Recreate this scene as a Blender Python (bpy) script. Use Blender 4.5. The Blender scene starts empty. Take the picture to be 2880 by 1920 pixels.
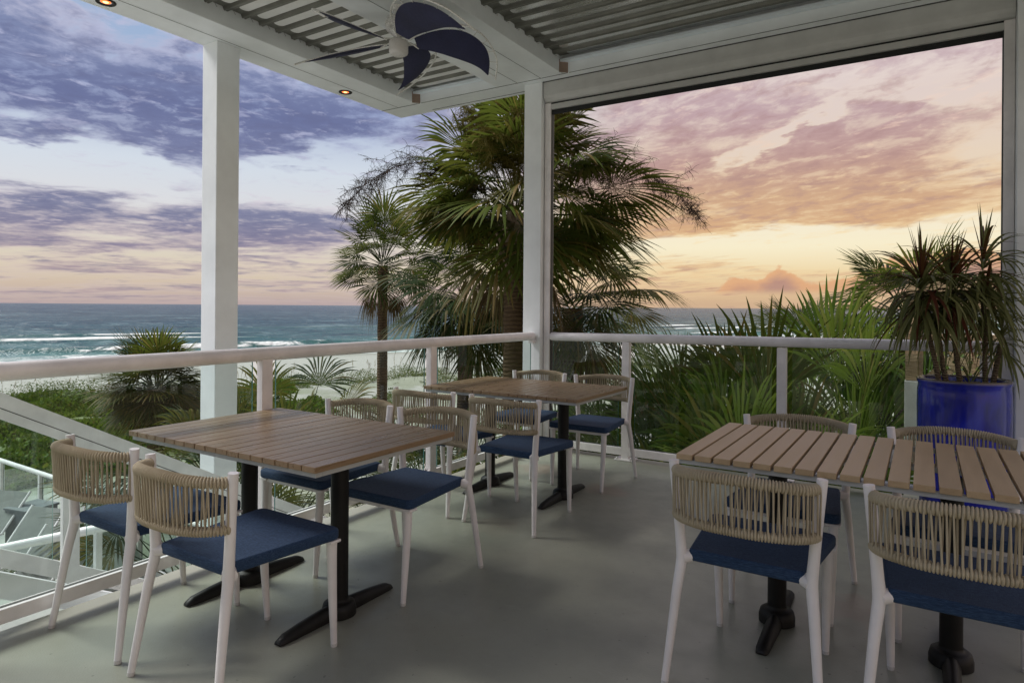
import bpy, bmesh, math, random
import numpy as np
from mathutils import Vector, Matrix, Euler

S = bpy.context.scene
COL = S.collection
R = math.radians
random.seed(11)
rng = np.random.default_rng(11)

# ------------------------------------------------------------------ camera
F_PX, CX, HY, ROLL, EYE = 1840.0, 1440.0, 862.0, 0.00736, 1.32
VIEW = Vector((-math.sin(R(32.2)), math.cos(R(32.2)), 0.0))
RIGHT = Vector((math.cos(R(32.2)), math.sin(R(32.2)), 0.0))
cam_d = bpy.data.cameras.new('camera')
cam = bpy.data.objects.new('camera', cam_d)
COL.objects.link(cam)
cam_d.sensor_width = 36.0
cam_d.lens = 36.0 * F_PX / 2880.0
cam_d.shift_x = 0.0
cam_d.shift_y = -(960.0 - HY) / 2880.0
cam_d.clip_start = 0.05
cam_d.clip_end = 60000.0
_c, _s = math.cos(ROLL), math.sin(ROLL)
_x = RIGHT * _c + Vector((0, 0, 1)) * _s
_y = Vector((0, 0, 1)) * _c - RIGHT * _s
_z = -VIEW
cam.matrix_world = Matrix(((_x.x, _y.x, _z.x, 0), (_x.y, _y.y, _z.y, 0), (_x.z, _y.z, _z.z, EYE), (0, 0, 0, 1)))
S.camera = cam

# ------------------------------------------------------------------ node helpers
def lin(r, g, b):
    def f(c):
        c /= 255.0
        return c / 12.92 if c <= 0.04045 else ((c + 0.055) / 1.055) ** 2.4
    return (f(r), f(g), f(b), 1.0)

class NT:
    def __init__(self, tree):
        self.t = tree; self.n = tree.nodes; self.l = tree.links
    def node(self, typ, **kw):
        n = self.n.new(typ)
        for k, v in kw.items(): setattr(n, k, v)
        return n
    def put(self, sock, v):
        if hasattr(v, 'links') and hasattr(v, 'is_output'): self.l.new(v, sock)
        else: sock.default_value = v
    def m(self, op, a, b=None, c=None, clamp=False):
        n = self.node('ShaderNodeMath', operation=op); n.use_clamp = clamp
        self.put(n.inputs[0], a)
        if b is not None: self.put(n.inputs[1], b)
        if c is not None: self.put(n.inputs[2], c)
        return n.outputs[0]
    def smooth(self, x, lo, hi, a=0.0, b=1.0):
        n = self.node('ShaderNodeMapRange', interpolation_type='SMOOTHSTEP')
        self.put(n.inputs['Value'], x)
        n.inputs['From Min'].default_value = lo; n.inputs['From Max'].default_value = hi
        n.inputs['To Min'].default_value = a; n.inputs['To Max'].default_value = b
        return n.outputs[0]
    def dot(self, v, w):
        n = self.node('ShaderNodeVectorMath', operation='DOT_PRODUCT')
        self.put(n.inputs[0], v); self.put(n.inputs[1], w)
        return n.outputs['Value']
    def comb(self, x, y, z):
        n = self.node('ShaderNodeCombineXYZ')
        for i, v in enumerate((x, y, z)): self.put(n.inputs[i], v)
        return n.outputs[0]
    def sep(self, v):
        n = self.node('ShaderNodeSeparateXYZ'); self.l.new(v, n.inputs[0]); return n.outputs
    def noise(self, vec, scale, detail=4.0, rough=0.5, dist=0.0):
        n = self.node('ShaderNodeTexNoise')
        if vec is not None: self.l.new(vec, n.inputs['Vector'])
        n.inputs['Scale'].default_value = scale; n.inputs['Detail'].default_value = detail
        n.inputs['Roughness'].default_value = rough; n.inputs['Distortion'].default_value = dist
        return n.outputs['Fac']
    def ramp(self, fac, stops, interp='EASE'):
        n = self.node('ShaderNodeValToRGB'); cr = n.color_ramp; cr.interpolation = interp
        while len(cr.elements) < len(stops): cr.elements.new(0.5)
        for e, (p, c) in zip(cr.elements, stops):
            e.position = p; e.color = c if len(c) == 4 else (*c, 1)
        self.put(n.inputs[0], fac)
        return n.outputs[0]
    def mix(self, fac, a, b, blend='MIX'):
        n = self.node('ShaderNodeMix', data_type='RGBA', blend_type=blend)
        n.clamp_factor = True
        self.put(n.inputs[0], fac); self.put(n.inputs[6], a); self.put(n.inputs[7], b)
        return n.outputs[2]
    def mapping(self, vec, scale=(1, 1, 1), rot=(0, 0, 0), loc=(0, 0, 0)):
        n = self.node('ShaderNodeMapping')
        self.l.new(vec, n.inputs[0])
        n.inputs['Scale'].default_value = scale; n.inputs['Rotation'].default_value = rot; n.inputs['Location'].default_value = loc
        return n.outputs[0]

# ------------------------------------------------------------------ sky
SUN_AZ, SUN_EL = R(-72.0), R(50.0)         # azimuth (negative = left of the view), elevation
SKY_GAIN = 0.86
world = bpy.data.worlds.new('World'); S.world = world
world.use_nodes = True
W = NT(world.node_tree)
for n in list(W.n): W.n.remove(n)
w_out = W.node('ShaderNodeOutputWorld'); w_bg = W.node('ShaderNodeBackground')
W.l.new(w_bg.outputs[0], w_out.inputs[0])
tc = W.node('ShaderNodeTexCoord')
dr = tc.outputs['Generated']
sa = W.dot(dr, tuple(RIGHT)); sb = W.dot(dr, tuple(VIEW)); sz = W.sep(dr)[2]
el = W.m('MULTIPLY', W.m('ARCSINE', sz), 180 / math.pi)
az = W.m('MULTIPLY', W.m('ARCTAN2', sa, sb), 180 / math.pi)
sinaz = W.m('DIVIDE', sa, W.m('SQRT', W.m('MAXIMUM', W.m('ADD', W.m('MULTIPLY', sa, sa), W.m('MULTIPLY', sb, sb)), 1e-5)))
side = W.smooth(sinaz, -0.22, 0.26)
eln = W.m('DIVIDE', el, 90.0, clamp=True)
eln = W.m('POWER', eln, 0.5)               # square root spreads the low sky over the ramp
def stops(lst): return [((e / 90.0) ** 0.5, lin(*c)) for e, c in lst]
skyL = W.ramp(eln, stops([(0, (186, 166, 164)), (1.5, (208, 188, 170)), (3, (220, 206, 184)), (5, (222, 214, 200)), (8, (222, 222, 225)), (11, (214, 222, 232)),
                          (15, (180, 193, 218)), (20, (158, 180, 212)), (30, (160, 182, 212)), (45, (178, 192, 218)), (90, (208, 212, 228))]), 'LINEAR')
skyR = W.ramp(eln, stops([(0, (204, 170, 140)), (1.5, (226, 192, 150)), (3, (243, 219, 172)), (5, (252, 240, 206)), (7.5, (249, 237, 212)), (10, (237, 215, 186)),
                          (14, (231, 212, 199)), (20, (224, 208, 209)), (30, (212, 202, 216)), (50, (205, 202, 218)), (90, (208, 212, 228))]), 'LINEAR')
base = W.mix(side, skyL, skyR)
sky = W.node('ShaderNodeTexSky', sky_type='NISHITA'); sky.sun_disc = False
sky.sun_elevation = SUN_EL
_sd = VIEW * math.cos(SUN_AZ) + RIGHT * math.sin(SUN_AZ)
sky.sun_rotation = math.atan2(_sd.x, _sd.y)
nis = W.mix(1.0, sky.outputs[0], (0.09, 0.09, 0.09, 1), 'MULTIPLY')
base = W.mix(0.06, base, nis)
# cloud layers: rows compress towards the horizon; azimuth folds at the sides so the sky behind goes on without a seam
azf = W.m('MULTIPLY', W.m('ARCSINE', W.m('MINIMUM', W.m('MAXIMUM', sinaz, -0.9999), 0.9999)), 180 / math.pi)
elp = W.m('MAXIMUM', el, -1.0)
yy_ = W.m('MULTIPLY', W.m('LOGARITHM', W.m('ADD', elp, 3.0), math.e), 6.0)
xx_ = W.m('MULTIPLY', azf, 0.115)
tilt = W.m('MULTIPLY', W.m('MULTIPLY', azf, W.smooth(azf, -5, 25)), -0.035)
Tv = W.comb(xx_, W.m('ADD', yy_, tilt), 3.1)
T1 = W.noise(Tv, 0.85, 10, 0.60, 0.55)
T2 = W.noise(W.comb(xx_, W.m('ADD', yy_, tilt), 8.3), 2.3, 9, 0.62, 0.7)
T3 = W.noise(W.comb(W.m('MULTIPLY', xx_, 0.8), W.m('ADD', yy_, tilt), 5.7), 6.0, 6, 0.62, 0.5)
wA = W.noise(Tv, 0.7, 5, 0.6); wB = W.noise(W.comb(xx_, yy_, 12.0), 0.9, 5, 0.6)
waz = W.m('ADD', azf, W.m('MULTIPLY', W.m('SUBTRACT', wA, 0.5), 22.0))
wel = W.m('ADD', el, W.m('MULTIPLY', W.m('SUBTRACT', wB, 0.5), W.m('ADD', 1.2, W.m('MULTIPLY', elp, 0.42))))
def blob(a0, e0, sa_, se_, gain, slope=0.0):
    da = W.m('DIVIDE', W.m('SUBTRACT', waz, a0), sa_)
    de = W.m('DIVIDE', W.m('SUBTRACT', W.m('SUBTRACT', wel, e0), W.m('MULTIPLY', W.m('SUBTRACT', waz, a0), slope)), se_)
    q = W.m('ADD', W.m('MULTIPLY', da, da), W.m('MULTIPLY', de, de))
    return W.m('MULTIPLY', W.m('EXPONENT', W.m('MULTIPLY', q, -1.0)), gain)
bias = 0.085
for bl in ((-30, 15.0, 14, 2.9, 0.40, -0.05), (-26, 10.8, 4.5, 2.2, 0.24, -0.35), (-16.5, 14.0, 6, 2.6, 0.22), (-33, 10.3, 10, 1.8, -0.46), (-37, 11.4, 3.5, 0.55, 0.40),
           (-33, 6.3, 10, 1.1, 0.30), (-33, 4.1, 10, 0.8, 0.24), (-30, 2.6, 12, 0.5, 0.12), (-27, 6.4, 4, 0.5, 0.28), (-18, 6.0, 4.5, 1.4, 0.34, -0.08), (-14, 10.0, 9, 1.8, -0.36), (-22, 19.2, 6, 1.6, -0.25), (-37, 19.4, 4, 1.5, 0.18),
           (27, 12.6, 12, 2.2, 0.36, 0.16), (17.5, 16.0, 6, 1.8, 0.26), (33, 18.5, 8, 2.0, 0.12), (21.5, 13.8, 4.5, 0.7, -0.60, 0.55), (23, 8.8, 17, 2.0, 0.28, 0.04), (24, 5.0, 15, 1.1, -0.40), (34, 15.6, 3.0, 0.8, -0.45), (15, 6.6, 3.0, 0.8, 0.34), (8, 12, 6, 2.5, 0.12), (30, 8.0, 12, 1.4, 0.18), (12, 17.5, 8, 1.8, 0.14), (27, 18.0, 14, 2.6, 0.20), (20, 11.0, 14, 2.6, 0.16), (-26, 12.8, 10, 1.6, 0.16), (-17, 17.0, 7, 2.0, 0.12)):
    bias = W.m('ADD', bias, blob(*bl))
dens = W.m('ADD', W.m('ADD', W.m('MULTIPLY', W.m('SUBTRACT', T1, 0.5), 1.25), W.m('MULTIPLY', W.m('SUBTRACT', T2, 0.5), 0.55)), bias)
mask = W.smooth(dens, -0.04, 0.22)
core = W.smooth(W.m('ADD', dens, W.m('MULTIPLY', W.m('SUBTRACT', T3, 0.5), 0.34)), 0.06, 0.40)
edgeL = W.ramp(eln, stops([(0, (196, 176, 170)), (3, (218, 202, 188)), (6, (206, 194, 196)), (10, (196, 200, 216)), (16, (156, 168, 204)), (22, (204, 200, 218)), (40, (190, 192, 216)), (90, (214, 214, 226))]), 'LINEAR')
coreL = W.ramp(eln, stops([(0, (180, 160, 162)), (2, (174, 154, 160)), (4, (146, 134, 156)), (7, (122, 125, 156)), (10, (124, 130, 166)), (15, (102, 110, 152)), (20, (130, 140, 176)), (30, (150, 160, 200)), (50, (186, 188, 212)), (90, (214, 214, 226))]), 'LINEAR')
edgeR = W.ramp(eln, stops([(0, (214, 182, 148)), (3, (238, 206, 160)), (7, (240, 212, 166)), (10, (234, 206, 172)), (14, (226, 206, 190)), (18, (230, 216, 210)), (40, (212, 202, 214)), (90, (214, 214, 226))]), 'LINEAR')
coreR = W.ramp(eln, stops([(0, (200, 162, 140)), (2, (196, 152, 130)), (6, (214, 168, 124)), (9, (206, 166, 134)), (12, (188, 152, 146)), (16, (190, 162, 168)), (20, (206, 186, 190)), (40, (210, 200, 212)), (90, (214, 214, 226))]), 'LINEAR')
cloud = W.mix(core, W.mix(side, edgeL, edgeR), W.mix(side, coreL, coreR))
T4 = W.noise(W.comb(xx_, W.m('ADD', yy_, tilt), 21.0), 3.4, 8, 0.6, 0.3)
cloud = W.mix(W.smooth(T4, 0.50, 0.68, 0, 0.62), cloud, W.mix(side, edgeL, edgeR))
cloud = W.mix(W.smooth(T4, 0.50, 0.34, 0, 0.42), cloud, W.mix(side, lin(96, 100, 138), lin(164, 126, 128)))
skyc = W.mix(W.m('MULTIPLY', mask, 0.94), base, cloud)
wisp = W.m('MULTIPLY', W.smooth(W.m('ADD', W.m('MULTIPLY', T2, 0.55), W.m('MULTIPLY', T3, 0.45)), 0.525, 0.66), W.smooth(el, 2.0, 6.0))
skyc = W.mix(W.m('MULTIPLY', wisp, 0.60), skyc, W.mix(side, W.ramp(eln, stops([(3, (226, 204, 190)), (7, (224, 214, 218)), (14, (190, 194, 222))]), 'LINEAR'), W.ramp(eln, stops([(3, (250, 226, 180)), (9, (248, 220, 172)), (14, (236, 206, 190)), (20, (240, 226, 214))]), 'LINEAR')))
# low cumulus bank on the right of the horizon
top_n = W.noise(W.comb(W.m('MULTIPLY', az, 0.36), W.m('MULTIPLY', el, 0.55), 2.0), 1.0, 7, 0.58, 0.2)
def gau(x, c, w): 
    d_ = W.m('DIVIDE', W.m('SUBTRACT', x, c), w); return W.m('EXPONENT', W.m('MULTIPLY', W.m('MULTIPLY', d_, d_), -1.0))
topel = W.m('ADD', 1.25, W.m('MULTIPLY', gau(azf, 22.2, 1.7), 2.3))
topel = W.m('ADD', topel, W.m('MULTIPLY', gau(azf, 19.0, 1.5), 1.1))
topel = W.m('ADD', topel, W.m('MULTIPLY', W.smooth(azf, 23, 33), 3.1))
topel = W.m('ADD', topel, W.m('MULTIPLY', gau(azf, 26, 1.6), 0.5))
topel = W.m('ADD', topel, W.m('MULTIPLY', W.m('SUBTRACT', top_n, 0.5), 2.6))
cu = W.m('MULTIPLY', W.smooth(W.m('SUBTRACT', topel, el), 0.0, 0.28), W.smooth(el, 0.95, 1.7))
cu = W.m('MULTIPLY', W.m('MULTIPLY', cu, W.smooth(az, 14.0, 18.5)), W.smooth(az, 75, 50))
cucol = W.mix(W.smooth(W.m('SUBTRACT', topel, el), 0.1, 1.7), lin(226, 172, 128), lin(182, 140, 128))
skyc = W.mix(W.m('MULTIPLY', cu, 0.9), skyc, cucol)
# hazy dim band right at the horizon, and darkness below it
skyc = W.mix(W.smooth(el, 1.6, 0.0, 0.0, 0.35), skyc, W.mix(side, lin(176, 158, 166), lin(205, 172, 144)))
W.l.new(skyc, w_bg.inputs[0])
w_bg.inputs[1].default_value = SKY_GAIN

sun_d = bpy.data.lights.new('sun', 'SUN'); sun_o = bpy.data.objects.new('sun', sun_d); COL.objects.link(sun_o)
sun_d.energy = 4.4; sun_d.angle = R(26); sun_d.color = (1.0, 0.96, 0.91)
_dir = _sd * math.cos(SUN_EL) + Vector((0, 0, math.sin(SUN_EL)))
sun_o.rotation_euler = (-_dir).to_track_quat('-Z', 'Y').to_euler()
sun_o.location = (0, 0, 30)

S.view_settings.view_transform = 'Standard'
S.view_settings.look = 'None'
S.view_settings.exposure = 0.22
S.view_settings.gamma = 1.0
S.view_settings.use_curve_mapping = False
S.render.engine = 'CYCLES'
S.cycles.max_bounces = 10
S.cycles.diffuse_bounces = 5
S.cycles.glossy_bounces = 4
S.cycles.transparent_max_bounces = 24
S.cycles.caustics_reflective = False
S.cycles.caustics_refractive = False
try:
    S.cycles.use_denoising = True
    S.cycles.denoiser = 'OPENIMAGEDENOISE'
except Exception:
    pass

# ------------------------------------------------------------------ materials
MATS = {}
def new_mat(name):
    m = bpy.data.materials.new(name); m.use_nodes = True
    t = NT(m.node_tree)
    b = [n for n in t.n if n.type == 'BSDF_PRINCIPLED'][0]
    o = [n for n in t.n if n.type == 'OUTPUT_MATERIAL'][0]
    MATS[name] = m
    return m, t, b, o
def obco(t):
    return t.node('ShaderNodeTexCoord').outputs['Object']
def wpos(t):
    return t.node('ShaderNodeNewGeometry').outputs['Position']
def bump(t, b, h, strength=0.2, dist=0.01):
    n = t.node('ShaderNodeBump'); n.inputs['Strength'].default_value = strength; n.inputs['Distance'].default_value = dist
    t.l.new(h, n.inputs['Height']); t.l.new(n.outputs[0], b.inputs['Normal'])
def spec(b, v):
    b.inputs['Specular IOR Level'].default_value = v

def paint(name, col, rough=0.4, var=0.06, metal=0.0, bs=0.03, scale=6.0, sp=0.5):
    m, t, b, o = new_mat(name)
    p = wpos(t)
    n = t.noise(p, scale, 5, 0.6); n2 = t.noise(p, scale * 22, 3, 0.6)
    dark = tuple(c * (1 - var * 2) for c in col) + (1,); lite = tuple(min(1, c * (1 + var)) for c in col) + (1,)
    t.l.new(t.ramp(n, [(0.3, dark), (0.7, lite)], 'LINEAR'), b.inputs['Base Color'])
    t.l.new(t.smooth(n2, 0.3, 0.7, rough - 0.05, rough + 0.08), b.inputs['Roughness'])
    b.inputs['Metallic'].default_value = metal; spec(b, sp)
    if bs: bump(t, b, n2, bs, 0.002)
    return m
paint('chair_white', (0.80, 0.765, 0.76), 0.38, 0.05)
paint('rail_white', (0.86, 0.825, 0.82), 0.33, 0.08)
paint('beam_white', (0.83, 0.86, 0.87), 0.45, 0.05, scale=2.5)
paint('frame_alu', (0.42, 0.43, 0.43), 0.35, 0.05)
paint('screen_grey', (0.54, 0.54, 0.52), 0.4, 0.05)
paint('screen_black', (0.012, 0.013, 0.013), 0.7, 0.1)
paint('black_iron', (0.008, 0.0075, 0.007), 0.5, 0.2, bs=0.12, scale=14, sp=0.3)
paint('roof_white', (0.80, 0.80, 0.78), 0.45, 0.04, scale=3)
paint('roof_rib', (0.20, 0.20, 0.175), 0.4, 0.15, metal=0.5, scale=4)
paint('ledge_sky_tint', (0.78, 0.85, 0.90), 0.35, 0.03, bs=0)  # pale blue painted in for sky reflected along the ledge
paint('rust_plate', (0.30, 0.215, 0.165), 0.6, 0.12)
paint('dark_line', (0.06, 0.06, 0.055), 0.7, 0.1)
paint('concrete', (0.42, 0.43, 0.40), 0.75, 0.10, bs=0.2, scale=3)
paint('lounger_grey', (0.16, 0.17, 0.16), 0.75, 0.1)
paint('planter_grey', (0.13, 0.15, 0.16), 0.6, 0.1)
paint('stucco', (0.55, 0.56, 0.52), 0.8, 0.07, bs=0.3, scale=5)
paint('stucco_dark', (0.58, 0.56, 0.52), 0.85, 0.07, bs=0.3, scale=5)
paint('pale_cloth', (0.52, 0.58, 0.54), 0.8, 0.08)
paint('umbrella_blue', (0.012, 0.03, 0.10), 0.7, 0.1)
paint('soil', (0.03, 0.02, 0.014), 0.95, 0.35, bs=1.0, scale=30)
paint('fan_metal', (0.74, 0.73, 0.70), 0.28, 0.05, metal=0.3)
paint('fan_cloth', (0.022, 0.024, 0.068), 0.75, 0.15, bs=0.1, scale=4)
paint('pier_wood', (0.10, 0.075, 0.06), 0.9, 0.2)
paint('cap_plastic', (0.62, 0.60, 0.58), 0.3, 0.05)

# galvanised roof pans
m, t, b, o = new_mat('roof_metal')
p = wpos(t); n = t.noise(p, 5, 5, 0.6)
t.l.new(t.ramp(n, [(0.3, (0.66, 0.67, 0.66, 1)), (0.7, (0.80, 0.81, 0.80, 1))], 'LINEAR'), b.inputs['Base Color'])
b.inputs['Metallic'].default_value = 0.75
b.inputs['Roughness'].default_value = 0.26

# deck coating: sealed concrete, faintly mottled, grit
m, t, b, o = new_mat('deck_coating')
p = wpos(t)
a = t.noise(p, 0.9, 6, 0.6, 0.3); c = t.noise(p, 7, 6, 0.65); g = t.noise(p, 170, 2, 0.5); sp_ = t.noise(p, 38, 2, 0.5)
col = t.ramp(a, [(0.25, (0.235, 0.246, 0.204, 1)), (0.55, (0.290, 0.292, 0.238, 1)), (0.80, (0.335, 0.328, 0.264, 1))], 'LINEAR')
col = t.mix(t.smooth(c, 0.35, 0.7, 0.0, 0.22), col, (0.225, 0.235, 0.195, 1))
col = t.mix(t.smooth(sp_, 0.70, 0.76, 0.0, 0.55), col, (0.06, 0.062, 0.055, 1))
col = t.mix(t.smooth(t.noise(p, 55, 2, 0.5), 0.72, 0.78, 0.0, 0.4), col, (0.36, 0.36, 0.32, 1))
def stain(x, y, r_, k):
    d_ = t.node('ShaderNodeVectorMath', operation='DISTANCE'); t.l.new(p, d_.inputs[0]); d_.inputs[1].default_value = (x, y, 0)
    return t.m('MULTIPLY', t.smooth(t.m('ADD', d_.outputs['Value'], t.m('MULTIPLY', t.m('SUBTRACT', c, 0.5), 0.5)), r_, r_ * 0.3), k)
red = t.m('ADD', t.m('ADD', stain(-2.62, 4.62, 0.26, 0.32), stain(-1.92, 4.36, 0.22, 0.32)), t.m('ADD', stain(-0.25, 3.25, 0.2, 0.28), stain(-2.2, 3.3, 0.2, 0.12)), clamp=True)
col = t.mix(red, col, (0.26, 0.105, 0.07, 1))
scuff = t.m('MULTIPLY', t.smooth(t.noise(t.mapping(p, (2.2, 9, 1), (0, 0, 0.6)), 3.0, 6, 0.7, 1.0), 0.62, 0.74), 0.28)
col = t.mix(scuff, col, (0.40, 0.40, 0.36, 1))
t.l.new(col, b.inputs['Base Color'])
t.l.new(t.smooth(c, 0.3, 0.75, 0.28, 0.44), b.inputs['Roughness'])
h = t.m('ADD', t.m('MULTIPLY', g, 0.6), t.m('MULTIPLY', c, 0.5)); bump(t, b, h, 0.35, 0.004)

# table slats: brown composite with fine brushed grain along local Y
def slat_mat(name, c1, c2, rough):
    m, t, b, o = new_mat(name)
    p = obco(t); ri = t.node('ShaderNodeObjectInfo').outputs['Random']
    off = t.comb(t.m('MULTIPLY', ri, 40.0), t.m('MULTIPLY', ri, 13.0), 0.0)
    va = t.node('ShaderNodeVectorMath', operation='ADD'); t.l.new(p, va.inputs[0]); t.l.new(off, va.inputs[1])
    g = t.noise(t.mapping(va.outputs[0], (260, 7, 260)), 1.0, 3, 0.6)
    w = t.noise(t.mapping(va.outputs[0], (30, 3, 30)), 1.0, 4, 0.6)
    col = t.mix(t.smooth(w, 0.25, 0.75), c1, c2)
    col = t.mix(t.m('MULTIPLY', t.m('SUBTRACT', ri, 0.5, clamp=True), 0.5), col, tuple(x * 0.7 for x in c1[:3]) + (1,))
    col = t.mix(t.smooth(g, 0.55, 0.8, 0, 0.35), col, tuple(x * 0.6 for x in c1[:3]) + (1,))
    t.l.new(col, b.inputs['Base Color'])
    t.l.new(t.smooth(w, 0.3, 0.7, rough, rough + 0.12), b.inputs['Roughness'])
    bump(t, b, g, 0.25, 0.0015)
slat_mat('slat_brown', (0.222, 0.145, 0.080, 1), (0.295, 0.198, 0.115, 1), 0.25)
slat_mat('slat_tan', (0.42, 0.295, 0.168, 1), (0.50, 0.36, 0.21, 1), 0.38)

# rope
m, t, b, o = new_mat('rope')
p = wpos(t)
n = t.noise(p, 9, 4, 0.6); f = t.noise(p, 600, 2, 0.6)
w = t.node('ShaderNodeTexWave', wave_type='BANDS'); w.inputs['Scale'].default_value = 260; w.inputs['Distortion'].default_value = 1.5
t.l.new(t.mapping(p, (1, 1, 0.7), (0.6, 0.5, 0.8)), w.inputs['Vector'])
col = t.ramp(n, [(0.3, (0.44, 0.37, 0.255, 1)), (0.7, (0.58, 0.50, 0.36, 1))], 'LINEAR')
col = t.mix(t.m('MULTIPLY', w.outputs['Fac'], 0.25), col, (0.20, 0.155, 0.10, 1))
t.l.new(col, b.inputs['Base Color']); b.inputs['Roughness'].default_value = 0.85; spec(b, 0.2)
bump(t, b, t.m('ADD', w.outputs['Fac'], t.m('MULTIPLY', f, 0.5)), 0.5, 0.002)

# seat fabric
m, t, b, o = new_mat('seat_fabric')
p = obco(t)
wx = t.noise(t.mapping(p, (60, 700, 700)), 1.0, 2, 0.5); wy = t.noise(t.mapping(p, (700, 60, 700)), 1.0, 2, 0.5)
v = t.m('ADD', t.m('MULTIPLY', wx, 0.6), t.m('MULTIPLY', wy, 0.4))
col = t.ramp(v, [(0.36, (0.008, 0.020, 0.050, 1)), (0.5, (0.017, 0.042, 0.098, 1)), (0.66, (0.050, 0.090, 0.165, 1))], 'LINEAR')
t.l.new(col, b.inputs['Base Color']); b.inputs['Roughness'].default_value = 0.78; spec(b, 0.25)
b.inputs['Sheen Weight'].default_value = 0.04
bump(t, b, v, 0.3, 0.002)

# glass: thin tinted pane (transparent to light, fresnel reflection)
m, t, b, o = new_mat('rail_glass')
t.n.remove(b)
tr = t.node('ShaderNodeBsdfTransparent'); tr.inputs[0].default_value = (0.82, 0.91, 0.875, 1)
gl = t.node('ShaderNodeBsdfGlossy'); gl.inputs['Roughness'].default_value = 0.02; gl.inputs[0].default_value = (1, 1, 1, 1)
fr = t.node('ShaderNodeFresnel'); fr.inputs['IOR'].default_value = 1.45
fac = t.m('ADD', t.m('MULTIPLY', fr.outputs[0], 1.0), t.m('MULTIPLY', t.smooth(t.noise(wpos(t), 3.0, 4), 0.5, 0.8), 0.02))
mx = t.node('ShaderNodeMixShader'); t.l.new(fac, mx.inputs[0]); t.l.new(tr.outputs[0], mx.inputs[1]); t.l.new(gl.outputs[0], mx.inputs[2])
t.l.new(mx.outputs[0], o.inputs[0])
m, t, b, o = new_mat('glass_edge')
b.inputs['Base Color'].default_value = (0.07, 0.19, 0.17, 1); b.inputs['Roughness'].default_value = 0.12

# glazed pot
m, t, b, o = new_mat('pot_glaze')
p = obco(t); n = t.noise(t.mapping(p, (3, 3, 1.2)), 2.2, 6, 0.6, 0.6); d = t.noise(t.mapping(p, (30, 30, 3)), 1.0, 4, 0.6)
col = t.ramp(n, [(0.3, (0.006, 0.010, 0.13, 1)), (0.55, (0.012, 0.018, 0.37, 1)), (0.75, (0.024, 0.042, 0.46, 1))], 'LINEAR')
col = t.mix(t.smooth(d, 0.55, 0.8, 0, 0.35), col, (0.01, 0.012, 0.10, 1))
zz = t.sep(p)[2]
col = t.mix(t.smooth(zz, 0.872, 0.893), col, (0.10, 0.075, 0.05, 1))
t.l.new(col, b.inputs['Base Color']); t.l.new(t.smooth(d, 0.3, 0.8, 0.10, 0.28), b.inputs['Roughness'])
b.inputs['Coat Weight'].default_value = 0.2; bump(t, b, n, 0.15, 0.01)

# emissive downlight
m, t, b, o = new_mat('lamp_glow')
b.inputs['Base Color'].default_value = (0.9, 0.3, 0.1, 1)
b.inputs['Emission Color'].default_value = (1.0, 0.13, 0.02, 1); b.inputs['Emission Strength'].default_value = 2.2
m, t, b, o = new_mat('lamp_core')
b.inputs['Emission Color'].default_value = (1.0, 0.42, 0.12, 1); b.inputs['Emission Strength'].default_value = 3.5

# foliage
def leaf_mat(name, c_dark, c_lite, c_tip, transl=0.30, rough=0.5):
    m, t, b, o = new_mat(name)
    ge = t.node('ShaderNodeNewGeometry'); isl = ge.outputs['Random Per Island']
    oi = t.node('ShaderNodeObjectInfo').outputs['Random']
    n = t.noise(ge.outputs['Position'], 26, 4, 0.6)
    k = t.m('ADD', t.m('MULTIPLY', isl, 0.5), t.m('MULTIPLY', oi, 0.5))
    col = t.mix(k, c_dark, c_lite)
    col = t.mix(t.smooth(n, 0.55, 0.8, 0, 0.55), col, c_tip)
    dry = t.m('MULTIPLY', t.smooth(isl, 0.86, 0.93), 0.75)
    col = t.mix(dry, col, c_tip)
    t.l.new(col, b.inputs['Base Color']); b.inputs['Roughness'].default_value = rough; spec(b, 0.10)
    tl = t.node('ShaderNodeBsdfTranslucent'); t.l.new(t.mix(0.5, col, (0.16, 0.20, 0.03, 1)), tl.inputs[0])
    mx = t.node('ShaderNodeMixShader'); mx.inputs[0].default_value = transl
    t.l.new(b.outputs[0], mx.inputs[1]); t.l.new(tl.outputs[0], mx.inputs[2]); t.l.new(mx.outputs[0], o.inputs[0])
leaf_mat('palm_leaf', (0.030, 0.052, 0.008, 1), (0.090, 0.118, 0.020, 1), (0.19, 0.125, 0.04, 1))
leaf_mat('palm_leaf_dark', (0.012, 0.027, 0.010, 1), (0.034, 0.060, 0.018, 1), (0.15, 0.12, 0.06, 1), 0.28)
leaf_mat('palm_leaf_olive', (0.055, 0.056, 0.010, 1), (0.115, 0.110, 0.022, 1), (0.17, 0.11, 0.04, 1))
leaf_mat('dead_leaf', (0.10, 0.065, 0.035, 1), (0.20, 0.14, 0.08, 1), (0.26, 0.20, 0.13, 1), 0.2, 0.7)
leaf_mat('strap_leaf', (0.036, 0.080, 0.010, 1), (0.115, 0.185, 0.028, 1), (0.16, 0.16, 0.05, 1), 0.4, 0.35)
leaf_mat('dracaena_leaf', (0.075, 0.095, 0.034, 1), (0.24, 0.24, 0.095, 1), (0.27, 0.17, 0.09, 1), 0.25, 0.26)
leaf_mat('dracaena_red', (0.07, 0.018, 0.014, 1), (0.13, 0.035, 0.022, 1), (0.10, 0.06, 0.03, 1), 0.3, 0.3)
leaf_mat('flower_twig', (0.12, 0.105, 0.025, 1), (0.23, 0.19, 0.04, 1), (0.22, 0.19, 0.06, 1), 0.3, 0.6)
leaf_mat('flower_twig_dark', (0.035, 0.026, 0.02, 1), (0.075, 0.05, 0.035, 1), (0.10, 0.06, 0.05, 1), 0.2, 0.7)
leaf_mat('dune_leaf', (0.022, 0.048, 0.008, 1), (0.070, 0.110, 0.016, 1), (0.15, 0.13, 0.03, 1), 0.3, 0.6)
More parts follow.
